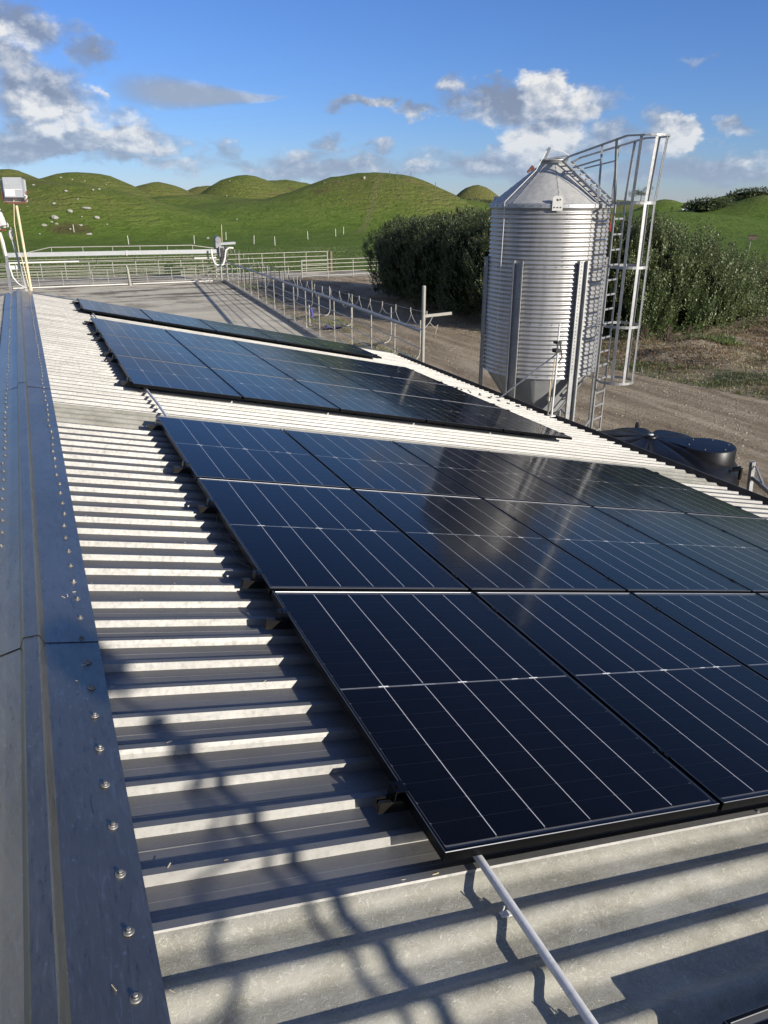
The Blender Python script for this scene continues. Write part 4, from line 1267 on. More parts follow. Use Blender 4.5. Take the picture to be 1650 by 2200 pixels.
# backing gate at the far end: deep beam, rails below, motor at the right
t = thing('backing_gate', 'long galvanised backing gate with a deep beam across the far yard', 'gate')
GY = 57.3


def bx_(x0, x1, z0, z1, r, name, m, n=6):
    MB().tube([(x0, GY + (x0 - 6) * -.0 , z0), (x1, GY, z1)], r, n).build(name, m, t)


b = MB(); b.bar((-1.0, GY, 2.20), (6.42, GY, 2.165), .14, .27); b.build('beam', M['lamp'], t)
b = MB(); b.bar((6.46, GY, 2.165), (12.9, GY, 2.12), .14, .27); b.build('beam', M['lamp'], t)
b = MB(); b.bar((6.36, GY - .02, 2.165), (6.50, GY - .02, 2.165), .18, .32); b.build('beam_splice', M['galv'], t)
b = MB(); b.tube([(.2, GY, 2.32), (1.63, GY, 2.62), (10.9, GY, 2.56), (12.9, GY, 2.26)], .032, 7); b.build('top_rail', M['pipe_pale'], t)
for x in (1.7, 3.65, 5.55, 7.35, 9.2, 10.95):
    b = MB(); b.tube([(x, GY, 2.62 - (x - 1.63) * .0065), (x, GY, 2.25)], .024, 6); b.build('stanchion', M['pipe_pale'], t)
for z, r_ in ((1.83, .022), (1.68, .024), (1.36, .024), (1.10, .022), (.92, .022), (.72, .022), (.52, .022), (.24, .022)):
    bx_(-1.0, 12.7, z + .03, z, r_, 'rail', M['pipe_pale'])
bx_(-1.0, 3.3, 1.70, 1.69, .055, 'drive_tube', M['white'], 8); bx_(11.0, 12.6, 1.68, 1.67, .055, 'drive_tube', M['white'], 8)
for x in (2.1, 4.0, 5.0, 7.6, 9.3, 10.2, 11.0, 11.9, -.4, .6):
    MB().tube([(x, GY, 1.14), (x + .02, GY, .06)], .022, 6).build('upright', M['pipe_pale'], t)
bx_(-1.0, 6.3, .12, .10, .045, 'skid', M['white']); bx_(6.6, 12.2, .10, .10, .040, 'skid', M['white'])
b = MB(); b.tube([(6.42, GY - .05, 0), (6.36, GY - .05, 1.12)], .085, 10); b.tube([(6.42, GY - .05, 0), (6.42, GY - .05, .16)], .13, 10); b.tube([(6.36, GY - .05, 1.12), (6.30, GY - .05, 1.38)], [.06, .03], 8); b.build('centre_post', M['pipe_pale'], t)
for x in (2.6, 3.2, 4.4, 6.9, 8.4, 8.8, 10.1, 10.9):
    MB().bar((x, GY, 1.60), (x + .05, GY, 1.86), .06, .03).build('scraper_hook', M['rubber'], t)
b = MB(); b.box((12.75, GY - .35, 1.75), (13.35, GY + .35, 2.45)); b.box((12.55, GY - .25, 2.35), (12.95, GY + .25, 3.0)); b.tube([(12.75, GY - .3, 2.9), (12.75, GY + .3, 2.95)], .22, 10); b.build('motor_unit', M['beam'], t)
b = MB(); b.bar((12.9, GY, 2.62), (14.0, GY - .1, 2.66), .35, .16); b.build('motor_cover', M['lamp'], t)
b = MB(); b.box((12.85, GY - .42, 1.4), (13.05, GY - .33, 2.35)); b.box((13.15, GY - .42, 1.55), (13.3, GY - .3, 2.5)); b.build('motor_cables', M['rubber'], t)
b = MB(); b.tube([(12.15, GY - .45, 2.30), (12.2, GY - .45, 1.7), (12.35, GY - .45, 1.30), (12.65, GY - .45, 1.12), (12.95, GY - .45, 1.25), (13.1, GY - .45, 1.7), (13.2, GY - .45, 2.2), (13.45, GY - .45, 2.36), (13.75, GY - .45, 2.33)], .07, 8); b.build('white_hose', M['white'], t)
b = MB(); b.tube([(12.85, GY, 0), (12.85, GY, 1.8)], .07, 8); b.tube([(13.25, GY, 0), (13.25, GY, 2.0)], .05, 8); b.build('wheel_frame', M['galv'], t)
b = MB(); b.tube([(13.1, GY + .1, 2.6), (13.15, GY + .1, 3.9)], .02, 5); b.build('aerial', M['cream'], t)


def pipe_gate(name, lab, cat, p0, p1, h, nrails, nposts, m=None, r=.027, rp=.034, group=None):
    t = thing(name, lab, cat, group=group); p0, p1 = Vector(p0), Vector(p1); m = m or M['pipe_pale']
    for i in range(nrails):
        z = h * (1 - i / (nrails - .25)); MB().tube([p0 + Vector((0, 0, z)), p1 + Vector((0, 0, z))], r, 6).build('rail', m, t)
    for i in range(nposts):
        p = p0.lerp(p1, i / (nposts - 1)); MB().tube([p, p + Vector((0, 0, h + (.04 if i in (0, nposts - 1) else 0)))], rp if 0 < i < nposts - 1 else rp * 1.5, 7).build('post', m, t)
    return t


pipe_gate('back_fence', 'long pale pipe fence along the paddock behind the backing gate', 'fence', (-9, 64.8, 0), (14.3, 62.4, 0), 1.22, 6, 15)
pipe_gate('lane_fence', 'pale pipe fence beyond the festoon cable, in front of the paddock', 'fence', (13.2, 60.6, 0), (22.6, 61.5, 0), 1.66, 5, 6)
pipe_gate('lane_gate', 'pale pipe gate at the end of the track beside the left hedge', 'gate', (18.75, 56.6, 0), (25.2, 57.2, 0), 1.36, 5, 4)
pipe_gate('short_gate', 'close barred pipe gate just right of the backing gate motor', 'gate', (13.6, 54.5, 0), (15.7, 50.2, 0), 1.35, 2, 12, None, .025, .025)
t = thing('wooden_post', 'weathered wooden strainer post at the corner of the lane fence', 'post')
MB().tube([(22.95, 61.6, 0), (22.95, 61.6, 1.62)], .12, 9).build('post', M['wood'], t)
MB().tube([(22.95, 61.6, 1.62), (22.95, 61.6, 1.66)], [.12, .09], 9).build('post_cap', M['wood'], t)
pipe_gate('side_gate', 'pale pipe gate left of the backing gate at the photo edge', 'gate', (-5.2, 58.6, 0), (-1.2, 57.5, 0), 1.55, 6, 4)

# ================================================================== floodlights on the ridge


def floodlight(label, base, top, hw, face, stay=True, m='lamp', hh=.20):
    """galvanised box lamp on a cream pipe; base and top are the two ends of the pipe"""
    t = thing('floodlight', label, 'floodlight', group='box floodlights on pipes'); base, top = Vector(base), Vector(top)
    MB().tube([base, top], .024, 10).build('pole', M['cream'], t)
    f = Vector(face).normalized(); r_ = f.cross(Vector((0, 0, 1))).normalized(); up = r_.cross(f).normalized(); c = top + Vector((0, 0, .22))
    b = MB(); w, h, d = hw, hh, .085

    def P(x, y, z): return c + r_ * x + up * z + f * y
    fr = [P(-w, d, -h), P(w, d, -h), P(w, d, h), P(-w, d, h)]; bk = [P(-w * .8, -d, -h * .9), P(w * .8, -d, -h * .9), P(w * .8, -d, h * .9), P(-w * .8, -d, h * .9)]
    b.add(fr + bk, [(0, 1, 2, 3), (7, 6, 5, 4), (0, 4, 5, 1), (1, 5, 6, 2), (2, 6, 7, 3), (3, 7, 4, 0)])
    b.build('housing', M[m], t)
    b = MB(); b.bar(P(-w * .78, -d - .006, -h * .22), P(w * .78, -d - .006, -h * .22), .012, .012); b.add([P(x, -d - .011, z) for x, z in ((-w * .74, -h * .84), (w * .1, -h * .84), (w * .1, -h * .26), (-w * .74, -h * .26))] + [P(x, -d - .002, z) for x, z in ((-w * .74, -h * .84), (w * .1, -h * .84), (w * .1, -h * .26), (-w * .74, -h * .26))], [(3, 2, 1, 0), (4, 5, 6, 7), (0, 1, 5, 4), (1, 2, 6, 5), (2, 3, 7, 6), (3, 0, 4, 7)]); b.build('gear_cover', M['white'], t)
    b = MB(); b.bar(P(-w * 1.03, d * 1.05, -h), P(-w * 1.03, d * 1.05, h), .02); b.bar(P(w * 1.03, d * 1.05, -h), P(w * 1.03, d * 1.05, h), .02); b.bar(P(-w, d * 1.05, h), P(w, d * 1.05, h), .02); b.bar(P(-w, d * 1.05, -h), P(w, d * 1.05, -h), .02); b.build('glass_frame', M['lamp'], t)
    b = MB(); b.tube([P(-w * 1.08, 0, -h * .2), P(-w * 1.08, 0, -h * .9), P(-w * .8, 0, -h * 1.22), P(w * .8, 0, -h * 1.22), P(w * 1.08, 0, -h * .9), P(w * 1.08, 0, -h * .2)], .012, 6); b.build('yoke', M['rust'], t)
    b = MB(); b.bar(P(-w * .75, 0, -h * 1.24), P(w * .85, 0, -h * 1.24), .05, .025); b.build('bracket', M['rust'], t)
    b = MB(); b.tube([P(w * .9, -d, -h * .7), P(w * 1.12, -d, -h * .82), P(w * 1.0, -d, -h * 1.0), P(w * .8, 0, -h * 1.0)], .014, 6); b.build('cable_gland', M['white'], t)
    if stay:
        q = base.lerp(top, .42) + r_ * -.10
        b = MB(); b.tube([P(-w * .1, -d * .4, -h * 1.05), (top.lerp(q, .4)) + r_ * -.05, q, q + Vector((0, 0, -.06)) + r_ * .03, base.lerp(top, .1) + r_ * -.04, base + r_ * -.02], .009, 6); b.build('flex', M['cream'], t)
    return t


floodlight('silver box floodlight on a leaning cream pipe at the far ridge end', (.02, 16.72, 3.80), (.012, 16.70, 5.40), .195, (.1, 1, -.35))
floodlight('cream edged floodlight on a pipe cut off by the left photo edge', (-.34, 17.0, 4.42), (-.36, 17.0, 4.92), .10, (-.9, .6, -.3), False, 'white')
t = thing('ridge_post', 'square galvanised post standing on the left side of the far ridge', 'post')
b = MB(); b.bar((-.345, 16.35, 3.70), (-.315, 16.98, 4.42), .075, .05, up=(1, 0, 0)); b.build('post', M['galv'], t)
b = MB(); b.tube([(-.32, 16.97, 4.40), (-.335, 17.0, 4.70), (-.36, 17.0, 4.93)], [.028, .03, .018], 8); b.build('sleeve', M['white'], t)
t = thing('light_bracket', 'narrow galvanised bracket frame behind the floodlight pipe at the ridge end', 'bracket')
b = MB(); b.bar((-.06, 17.02, 3.74), (-.17, 17.04, 4.85), .055, .04, up=(1, 0, 0)); b.build('upright', M['galv'], t)
b = MB(); b.bar((-.31, 17.03, 4.22), (-.10, 17.03, 4.22), .03, .07); b.build('crossbar', M['white'], t)
b = MB(); b.tube([(-.30, 16.98, 4.3), (-.27, 16.98, 4.05), (-.20, 16.95, 3.93), (-.10, 16.8, 3.86), (.05, 16.75, 3.84)], .016, 7); b.build('conduit_bend', M['pvc'], t)
b = MB(); b.tube([(-.17, 17.0, 4.9), (-.21, 17.0, 4.82), (-.17, 17.0, 4.72), (-.13, 17.0, 4.8), (-.15, 17.0, 4.95)], .02, 6); b.build('coiled_cable', M['hose'], t)
# the gear whose shadows fall across the near roof stands behind the camera
fl = floodlight('box floodlight on two leaning pipes at the near gable, behind the camera', (1.95, -2.72, 3.36), (2.64, -2.70, 5.62), .10, (.2, -1, -.3), False, 'lamp', .085)
MB().tube([(1.72, -2.70, 3.42), (2.58, -2.70, 5.60)], .014, 8).build('second_pole', M['cream'], fl)
MB().tube([(2.62, -2.70, 5.70), (2.58, -2.70, 5.52), (2.47, -2.70, 5.44), (2.43, -2.70, 5.36), (2.22, -2.68, 5.30), (2.05, -2.65, 5.16), (1.80, -2.60, 5.06), (1.3, -2.5, 4.6), (1.1, -2.45, 3.72)], .013, 8).build('hanging_cable', M['rubber'], fl)

# ================================================================== foliage


def leaf_mesh(name, P, D, Nn, Ln, Wd, m, bend=.0):
    """many diamond leaves: P base points, D directions, Nn side vectors (numpy arrays)"""
    n = len(P); Ln = Ln[:, None]; Wd = Wd[:, None]
    up = np.cross(Nn, D)
    a = P; b = P + D * Ln * .45 + Nn * Wd * .5 + up * Ln * bend; c = P + D * Ln; d = P + D * Ln * .45 - Nn * Wd * .5 + up * Ln * bend
    V = np.stack([a, b, c, d], 1).reshape(-1, 3)
    me = bpy.data.meshes.new(name)
    me.vertices.add(len(V)); me.vertices.foreach_set('co', V.astype(np.float32).ravel())
    me.loops.add(4 * n); me.loops.foreach_set('vertex_index', np.arange(4 * n, dtype=np.int32))
    me.polygons.add(n); me.polygons.foreach_set('loop_start', np.arange(0, 4 * n, 4, dtype=np.int32)); me.polygons.foreach_set('loop_total', np.full(n, 4, dtype=np.int32))
    me.materials.append(m); me.update(calc_edges=True); me.validate()
    return me


def unit(a):
    return a / (np.linalg.norm(a, axis=1, keepdims=True) + 1e-9)


def rand_unit(n):
    return unit(rng.normal(size=(n, 3)))


def shoots(centers, outward, length, nleaf, leaf_l, leaf_w, upb=.75):
    """upright shoots: whorled leaves along short near-vertical stems"""
    n = len(centers)
    axis = unit(outward * (1 - upb) + np.array([0, 0, upb]) + rng.normal(size=(n, 3)) * .16)
    L = length * rng.uniform(.5, 1.2, n) * np.where(rng.uniform(0, 1, n) < .10, 1.5, 1.0)
    P = []; D = []; N = []; ll = []; ww = []
    s1 = unit(np.cross(axis, rand_unit(n))); s2 = np.cross(axis, s1)
    for k in range(nleaf):
        f = (k + .5) / nleaf; th = k * 2.4 + rng.uniform(0, 1, n)
        rad = s1 * np.cos(th)[:, None] + s2 * np.sin(th)[:, None]
        P.append(centers + axis * (L * f)[:, None])
        D.append(unit(rad * (1.05 - .65 * f) + axis * (.45 + .6 * f)))
        N.append(unit(np.cross(D[-1], axis + rng.normal(size=(n, 3)) * .2)))
        ll.append(leaf_l * rng.uniform(.7, 1.25, n) * (1.1 - .35 * f)); ww.append(leaf_w * rng.uniform(.7, 1.3, n))
    return np.concatenate(P), np.concatenate(D), np.concatenate(N), np.concatenate(ll), np.concatenate(ww)


def blob_surface(n, cx, cy, cz, rx_, ry_, rz_, lump, power=2.4, zmin=.02, seed=0):
    """points on a lumpy squared-off ellipsoid standing on the ground"""
    r_ = np.random.default_rng(seed)
    d = unit(r_.normal(size=(n * 2, 3))); d = d[d[:, 2] > -.93][:n]
    ph = r_.uniform(0, 6.28, (6, 1)); k = r_.normal(size=(6, 3)) * 3.2
    w = 1 + lump * np.mean(np.sin(k @ d.T + ph), 0)
    s = (np.abs(d[:, 0]) ** power + np.abs(d[:, 1]) ** power + np.abs(d[:, 2]) ** power) ** (-1 / power)
    p = d * (s * w)[:, None]
    return np.stack([cx + p[:, 0] * rx_, cy + p[:, 1] * ry_, np.maximum(cz + p[:, 2] * rz_, zmin)], 1), d


def shrub(name, label, cat, lobes, dens, m, length=.5, nleaf=9, leaf=(.10, .036), group=None, upb=.75, base=0.0, trunk=True, loc=None, depth=.35, plume=0, plen=1.0):
    """lobes: (x, y, z centre, rx, ry, rz) ; crown of upright shoots over a dark twiggy core, trunk below"""
    x0, y0 = lobes[0][0], lobes[0][1]
    z0 = base if loc is None else loc
    t = thing(name, label, cat, (x0, y0, z0), group=group)
    C = []; Dd = []
    core = MB()
    for i, (x, y, z, a, b_, c) in enumerate(lobes):
        n = int(dens * (a * b_ + a * c + b_ * c) * 4)
        p, d = blob_surface(n, x - x0, y - y0, z, a, b_, c, (.26 if plen < 1 else (.55 if loc is None else .3)), seed=int(x * 13 + y * 7) % 9999 + i)
        inset = rng.uniform(0, depth, len(p)) ** 1.2
        p = p - d * np.stack([inset * a * .5, inset * b_ * .5, inset * c * .35], 1)
        keep = p[:, 2] > .05
        C.append(p[keep]); Dd.append(d[keep])
        k = 14; vs = []
        pc, _ = None, None
        for u in range(9):
            el = -1.35 + u * (math.pi / 2 + 1.35) / 8
            for w in range(k):
                az = 2 * math.pi * w / k
                q = Vector((math.cos(el) * math.cos(az), math.cos(el) * math.sin(az), math.sin(el)))
                s = (abs(q.x) ** 2.4 + abs(q.y) ** 2.4 + abs(q.z) ** 2.4) ** (-1 / 2.4) * .80
                s *= 1 + .07 * math.sin(az * 3 + u) + .06 * math.sin(el * 5 + w)
                vs.append((x - x0 + q.x * s * a, y - y0 + q.y * s * b_, max(.06, z + q.z * s * c)))
        core.add(vs, [(u * k + w, u * k + (w + 1) % k, (u + 1) * k + (w + 1) % k, (u + 1) * k + w) for u in range(8) for w in range(k)])
    C = np.concatenate(C); Dd = np.concatenate(Dd)
    sh = list(shoots(C, Dd, length, nleaf, leaf[0], leaf[1], upb))
    if plume:                                       # leafy spires standing out of the crown, with dark gaps between
        k = rng.choice(len(C), min(plume, len(C)), replace=False)
        B = C[k]; ax = unit(Dd[k] * .45 + np.array([0, 0, .8]) + rng.normal(size=(len(k), 3)) * .12)
        Lp = rng.uniform(.6, 1.25, len(k)) * plen; rp = rng.uniform(.10, .20, len(k)); m_ = 110
        tt = rng.uniform(0, 1, (len(k), m_)); rr = np.sqrt(rng.uniform(.3, 1, (len(k), m_))) * rp[:, None] * (1 - tt ** 2 * .85)
        s1 = unit(np.cross(ax, rand_unit(len(k)))); s2 = np.cross(ax, s1); th = rng.uniform(0, 6.28, (len(k), m_))
        rad = s1[:, None] * np.cos(th)[..., None] + s2[:, None] * np.sin(th)[..., None]
        P = (B[:, None] + ax[:, None] * (tt * Lp[:, None])[..., None] + rad * rr[..., None]).reshape(-1, 3)
        D = unit((rad * .8 + ax[:, None] * .7).reshape(-1, 3) + rng.normal(size=P.shape) * .22)
        N = unit(np.cross(D, np.repeat(ax, m_, 0) + rng.normal(size=P.shape) * .2))
        sh = [np.concatenate([u_, w_]) for u_, w_ in zip(sh, (P, D, N, leaf[0] * rng.uniform(.6, 1.1, len(P)), leaf[1] * rng.uniform(.7, 1.2, len(P))))]
    me = leaf_mesh('crown', *sh, m, .06)
    link('crown', me, t)
    core.build('twig_core', M['core'], t)
    if trunk:
        b = MB()
        for i, (x, y, z, a, b_, c) in enumerate(lobes):
            for j in range(3):
                ang = random.random() * 6.28; q = Vector((x - x0 + math.cos(ang) * .3, y - y0 + math.sin(ang) * .3, -.05))
                b.tube([q, q + Vector((math.cos(ang) * .2, math.sin(ang) * .2, z * .5)), q + Vector((math.cos(ang) * a * .45, math.sin(ang) * b_ * .45, z + c * .4))], [.07, .05, .02], 6)
        b.build('trunk', M['bark'], t)
    return t


# left hedge: a tall clipped shelter belt in three plants
HG = 'shrubs of the tall shelter hedge'
shrub('hedge_shrub', 'far left shrub of the tall dark hedge, beside the lane gate', 'hedge', [(22.5, 45.0, 2.0, 2.3, 2.3, 2.05), (21.0, 43.4, 2.1, 2.1, 2.5, 2.15), (22.6, 42.6, 2.2, 2.9, 2.8, 2.2)], 22, M['leaf'], .42, 10, (.115, .05), HG, .72, plume=300, plen=.42)
shrub('hedge_shrub', 'middle shrub of the tall dark hedge, right of the pale end pole', 'hedge', [(21.0, 39.8, 2.2, 2.9, 3.0, 2.2), (20.8, 36.6, 2.15, 2.7, 3.0, 2.15), (22.2, 38.2, 2.3, 3.1, 3.3, 2.25)], 24, M['leaf'], .42, 10, (.115, .05), HG, .72, plume=300, plen=.42)
shrub('hedge_shrub', 'tallest shrub of the dark hedge, directly left of the silo', 'hedge', [(20.7, 33.2, 2.3, 2.6, 2.6, 2.35), (20.6, 30.0, 2.4, 2.6, 2.7, 2.3), (22.2, 31.2, 2.5, 3.0, 3.0, 2.35), (23.0, 27.6, 2.3, 2.8, 2.8, 2.3)], 26, M['leaf'], .42, 10, (.115, .05), HG, .72, plume=300, plen=.42)
# right-hand shrubs, facing the sun
SG = 'grey green shrubs right of the silo'
shrub('coastal_shrub', 'tallest grey green shrub just right of the silo ladder cage', 'shrub', [(24.4, 26.4, 2.1, 2.2, 2.1, 2.15), (23.2, 25.6, 1.6, 1.5, 1.4, 1.6), (25.9, 25.6, 1.6, 1.6, 1.6, 1.6), (25.0, 27.4, 2.1, 1.8, 1.9, 2.1)], 32, M['leaf_grey'], .58, 12, (.12, .044), SG, .86, plume=260)
shrub('coastal_shrub', 'spreading grey green shrub with dead twigs at its foot, middle of the right bushes', 'shrub', [(27.6, 26.0, 1.35, 1.6, 1.5, 1.45), (29.0, 26.5, 1.2, 1.5, 1.5, 1.25), (28.2, 27.2, 1.4, 1.6, 1.5, 1.4)], 32, M['leaf_grey'], .58, 12, (.115, .042), SG, .86, plume=260)
shrub('coastal_shrub', 'low yellowish shrub at the right photo edge below the nest box', 'shrub', [(31.6, 27.4, 1.0, 1.6, 1.4, .95), (33.6, 28.2, 1.0, 1.7, 1.5, .95), (35.8, 29.2, 1.0, 1.9, 1.7, .95)], 24, M['leaf_yellow'], .5, 9, (.09, .034), SG, .7, plume=150)
# big-leaved weeds under the right shrubs
BL = 'broad leaved plants under the right shrubs'
for i, (x, y, h_, n, lab) in enumerate([(22.5, 24.2, .95, 46, 'broad leaved green plant beside the foot of the silo cage'), (23.5, 23.9, .85, 42, 'broad leaved green plant with yellowing leaves under the tallest right shrub'), (24.6, 23.7, .8, 36, 'broad leaved green plant right of the yellowing one, under the grey shrub'), (25.7, 24.2, .6, 26, 'smallest broad leaved plant, in shade between the two right shrubs'), (18.5, 29.6, .9, 60, 'small bright leafy plant at the hedge foot beside the silo leg')]):
    t = thing('leafy_plant', lab, 'plant', (x, y, 0), group=BL)
    P = np.zeros((n, 3)); ang = rng.uniform(0, 6.28, n); rr = rng.uniform(.05, .42, n)
    P[:, 0] = np.cos(ang) * rr; P[:, 1] = np.sin(ang) * rr; P[:, 2] = h_ * rng.uniform(.25, 1.0, n)
    D = unit(np.stack([np.cos(ang), np.sin(ang), rng.uniform(-.3, .8, n)], 1)); N = unit(np.cross(D, [[0, 0, 1]] * n) + rng.normal(size=(n, 3)) * .25)
    link('leaves', leaf_mesh('leaves', P, D, N, rng.uniform(.14, .26, n), rng.uniform(.11, .19, n), M['leaf_big'], -.06), t)
    b = MB()
    for q in range(n):
        b.tube([(P[q, 0] * .2, P[q, 1] * .2, 0), tuple(P[q])], .008, 4, caps=False)
    b.build('stems', M['bark'], t)

# rough bank of dry bracken and grass below the right shrubs
BANK = [(17.6, 22.6), (19.0, 25.0), (21.8, 25.3), (24.2, 24.0), (27, 25.0), (31, 26.4), (37.5, 27.6), (38, 21), (30, 13.5), (23, 9.5), (20.6, 10.5), (19.4, 14.5), (18.3, 19.5)]


def in_poly(x, y, poly):
    c = np.zeros_like(x, bool); n = len(poly)
    for i in range(n):
        x1, y1 = poly[i]; x2, y2 = poly[(i + 1) % n]
        hit = ((y1 > y) != (y2 > y)) & (x < (x2 - x1) * (y - y1) / (y2 - y1 + 1e-12) + x1)
        c ^= hit
    return c


def edge_d(x, y, poly):
    d = np.full_like(x, 1e9); n = len(poly)
    for i in range(n):
        ax, ay = poly[i]; bx2, by2 = poly[(i + 1) % n]
        t_ = np.clip(((x - ax) * (bx2 - ax) + (y - ay) * (by2 - ay)) / ((bx2 - ax) ** 2 + (by2 - ay) ** 2), 0, 1)
        d = np.minimum(d, np.hypot(x - ax - t_ * (bx2 - ax), y - ay - t_ * (by2 - ay)))
    return d


def lowfreq(x, y, s=1.0):
    return (np.sin(x * .9 * s + 1.3 * np.sin(y * .5 * s)) + np.sin(y * 1.1 * s + 1.7 * np.sin(x * .4 * s) + 2) + np.sin((x + y) * 1.9 * s + 4) * .6) / 2.6


def bank_z(x, y):
    return np.clip(edge_d(x, y, BANK) / 2.2, 0, 1) ** 1.3 * (.38 + .20 * lowfreq(x, y, 1.1) + .10 * lowfreq(x + 9, y, 3.1))


def build_bank():
    xs = np.arange(17, 38.6, .35); ys = np.arange(9, 28.2, .35); X, Y = np.meshgrid(xs, ys)
    Z = np.where(in_poly(X, Y, BANK), bank_z(X, Y), -.04)
    n, m_ = X.shape; v = np.stack([X.ravel(), Y.ravel(), Z.ravel()], 1); i = np.arange(n - 1)[:, None] * m_ + np.arange(m_ - 1)[None]
    f = np.stack([i, i + 1, i + 1 + m_, i + m_], -1).reshape(-1, 4)
    me = bpy.data.meshes.new('earth_bank'); me.from_pydata(v.tolist(), [], f.tolist()); me.polygons.foreach_set('use_smooth', [True] * len(f)); me.materials.append(M['dirt'])
    link('earth_bank', me, kind='structure')


build_bank()


def scatter_blades(name, n, poly, m, hl, wl, maskfn, zf=None, lean=.5, label=None):
    xs = [p[0] for p in poly]; ys = [p[1] for p in poly]
    x = rng.uniform(min(xs), max(xs), n * 3); y = rng.uniform(min(ys), max(ys), n * 3)
    k = in_poly(x, y, poly); x = x[k]; y = y[k]
    k = rng.uniform(0, 1, len(x)) < maskfn(x, y); x = x[k][:n]; y = y[k][:n]; n = len(x)
    P = np.stack([x, y, (zf(x, y) if zf else np.zeros(n)) - .01], 1)
    ang = rng.uniform(0, 6.28, n); le = rng.uniform(0, lean * 2, n)
    D = unit(np.stack([np.cos(ang) * le, np.sin(ang) * le, np.ones(n)], 1)); a2 = rng.uniform(0, 6.28, n)
    N = unit(np.cross(D, np.stack([np.cos(a2), np.sin(a2), rng.normal(0, .3, n)], 1)))
    link(name, leaf_mesh(name, P, D, N, rng.uniform(hl[0], hl[1], n), rng.uniform(wl[0], wl[1], n), m, .05), kind='stuff', label=label)


def sm(x, a, b):
    t_ = np.clip((x - a) / (b - a), 0, 1); return t_ * t_ * (3 - 2 * t_)


scatter_blades('dry_bracken', 95000, BANK, M['dry_blade'], (.03, .15), (.008, .028), lambda x, y: .15 + .85 * sm(lowfreq(x, y, .8), -.45, .35) * sm(edge_d(x, y, BANK), .2, 1.4), bank_z, 1.1)
scatter_blades('verge_grass', 42000, BANK, M['grass_blade'], (.04, .13), (.009, .022), lambda x, y: np.maximum(sm(lowfreq(x + 4, y + 7, .9), .25, .7) * .6, sm(edge_d(x, y, BANK), 1.7, .3) * (.35 + .65 * sm(lowfreq(x, y, 1.6), -.3, .4))), bank_z, .7)
LEFTV = [(13.2, 60), (11.6, 40), (10.9, 30), (10.2, 20), (12.4, 20), (13.3, 30), (14.2, 40), (15.2, 50), (15.5, 60)]
PATCH = [(23.6 + 1.1 * math.cos(k) * (1 + .3 * math.sin(3 * k)), 21.6 + 1.3 * math.sin(k)) for k in [i * .5236 for i in range(12)]]
scatter_blades('green_weed_patch', 3500, PATCH, M['grass_blade'], (.10, .30), (.012, .03), lambda x, y: .6 + 0 * x, bank_z, .6)
STRIP = [(18.0, 20.6), (18.6, 18.0), (19.5, 14.4), (20.7, 10.6), (22.2, 11.3), (21.2, 15.0), (20.2, 18.4), (19.2, 21.0)]
scatter_blades('green_verge', 12000, STRIP, M['grass_blade'], (.05, .15), (.010, .022), lambda x, y: .15 + .85 * sm(lowfreq(x, y, 1.4), -.25, .35), bank_z, .7)
scatter_blades('yard_side_grass', 9000, LEFTV, M['grass_blade'], (.05, .18), (.012, .026), lambda x, y: sm(lowfreq(x * 1.4, y * .7, .9), .1, .6))
HEDGEV = [(15.8, 58), (17.4, 45), (17.2, 30), (17.8, 24), (19.6, 25), (19.4, 34), (20, 46), (24, 57)]
scatter_blades('hedge_foot_litter', 9000, HEDGEV, M['dry_blade'], (.03, .12), (.012, .035), lambda x, y: .2 + .8 * sm(lowfreq(x, y, 1.2), -.1, .5), None, 1.3)
PADD = [(-12, 66.5), (26.5, 63.2), (48, 66), (70, 95), (40, 100), (-16, 98)]
scatter_blades('paddock_grass', 30000, PADD, M['grass_blade'], (.08, .22), (.02, .05), lambda x, y: .3 + .7 * sm(lowfreq(x, y, .5), -.3, .4), lambda x, y: height(x, y) - .02, .6)


def stones(name, n, poly, r, maskfn, zf=None, m=None):
    """loose stones: squashed tetra/octa chips scattered over the ground"""
    xs = [p[0] for p in poly]; ys = [p[1] for p in poly]
    x = rng.uniform(min(xs), max(xs), n * 4); y = rng.uniform(min(ys), max(ys), n * 4)
    k = in_poly(x, y, poly); x = x[k]; y = y[k]; k = rng.uniform(0, 1, len(x)) < maskfn(x, y); x = x[k][:n]; y = y[k][:n]; n = len(x)
    base = np.array([(1, 0, 0), (0, 1, 0), (-1, 0, 0), (0, -1, 0), (0, 0, .75), (0, 0, -.5)], float)
    fs = np.array([(0, 1, 4), (1, 2, 4), (2, 3, 4), (3, 0, 4), (1, 0, 5), (2, 1, 5), (3, 2, 5), (0, 3, 5)])
    s = r[0] + (r[1] - r[0]) * rng.uniform(0, 1, n) ** 2.5
    V = base[None] * s[:, None, None] * rng.uniform(.55, 1.3, (n, 6, 1)) * rng.uniform(.6, 1.3, (n, 1, 3))
    a = rng.uniform(0, 6.28, n); ca, sa = np.cos(a)[:, None], np.sin(a)[:, None]
    Vx = V[:, :, 0] * ca - V[:, :, 1] * sa; Vy = V[:, :, 0] * sa + V[:, :, 1] * ca
    z = (zf(x, y) if zf else np.zeros(n)) + s * .2
    V = np.stack([Vx + x[:, None], Vy + y[:, None], V[:, :, 2] + z[:, None]], -1).reshape(-1, 3)
    F = (fs[None] + (np.arange(n) * 6)[:, None, None]).reshape(-1, 3)
    me = bpy.data.meshes.new(name); me.from_pydata(V.tolist(), [], F.tolist()); me.materials.append(m or M['stone'])
    link(name, me, kind='stuff')


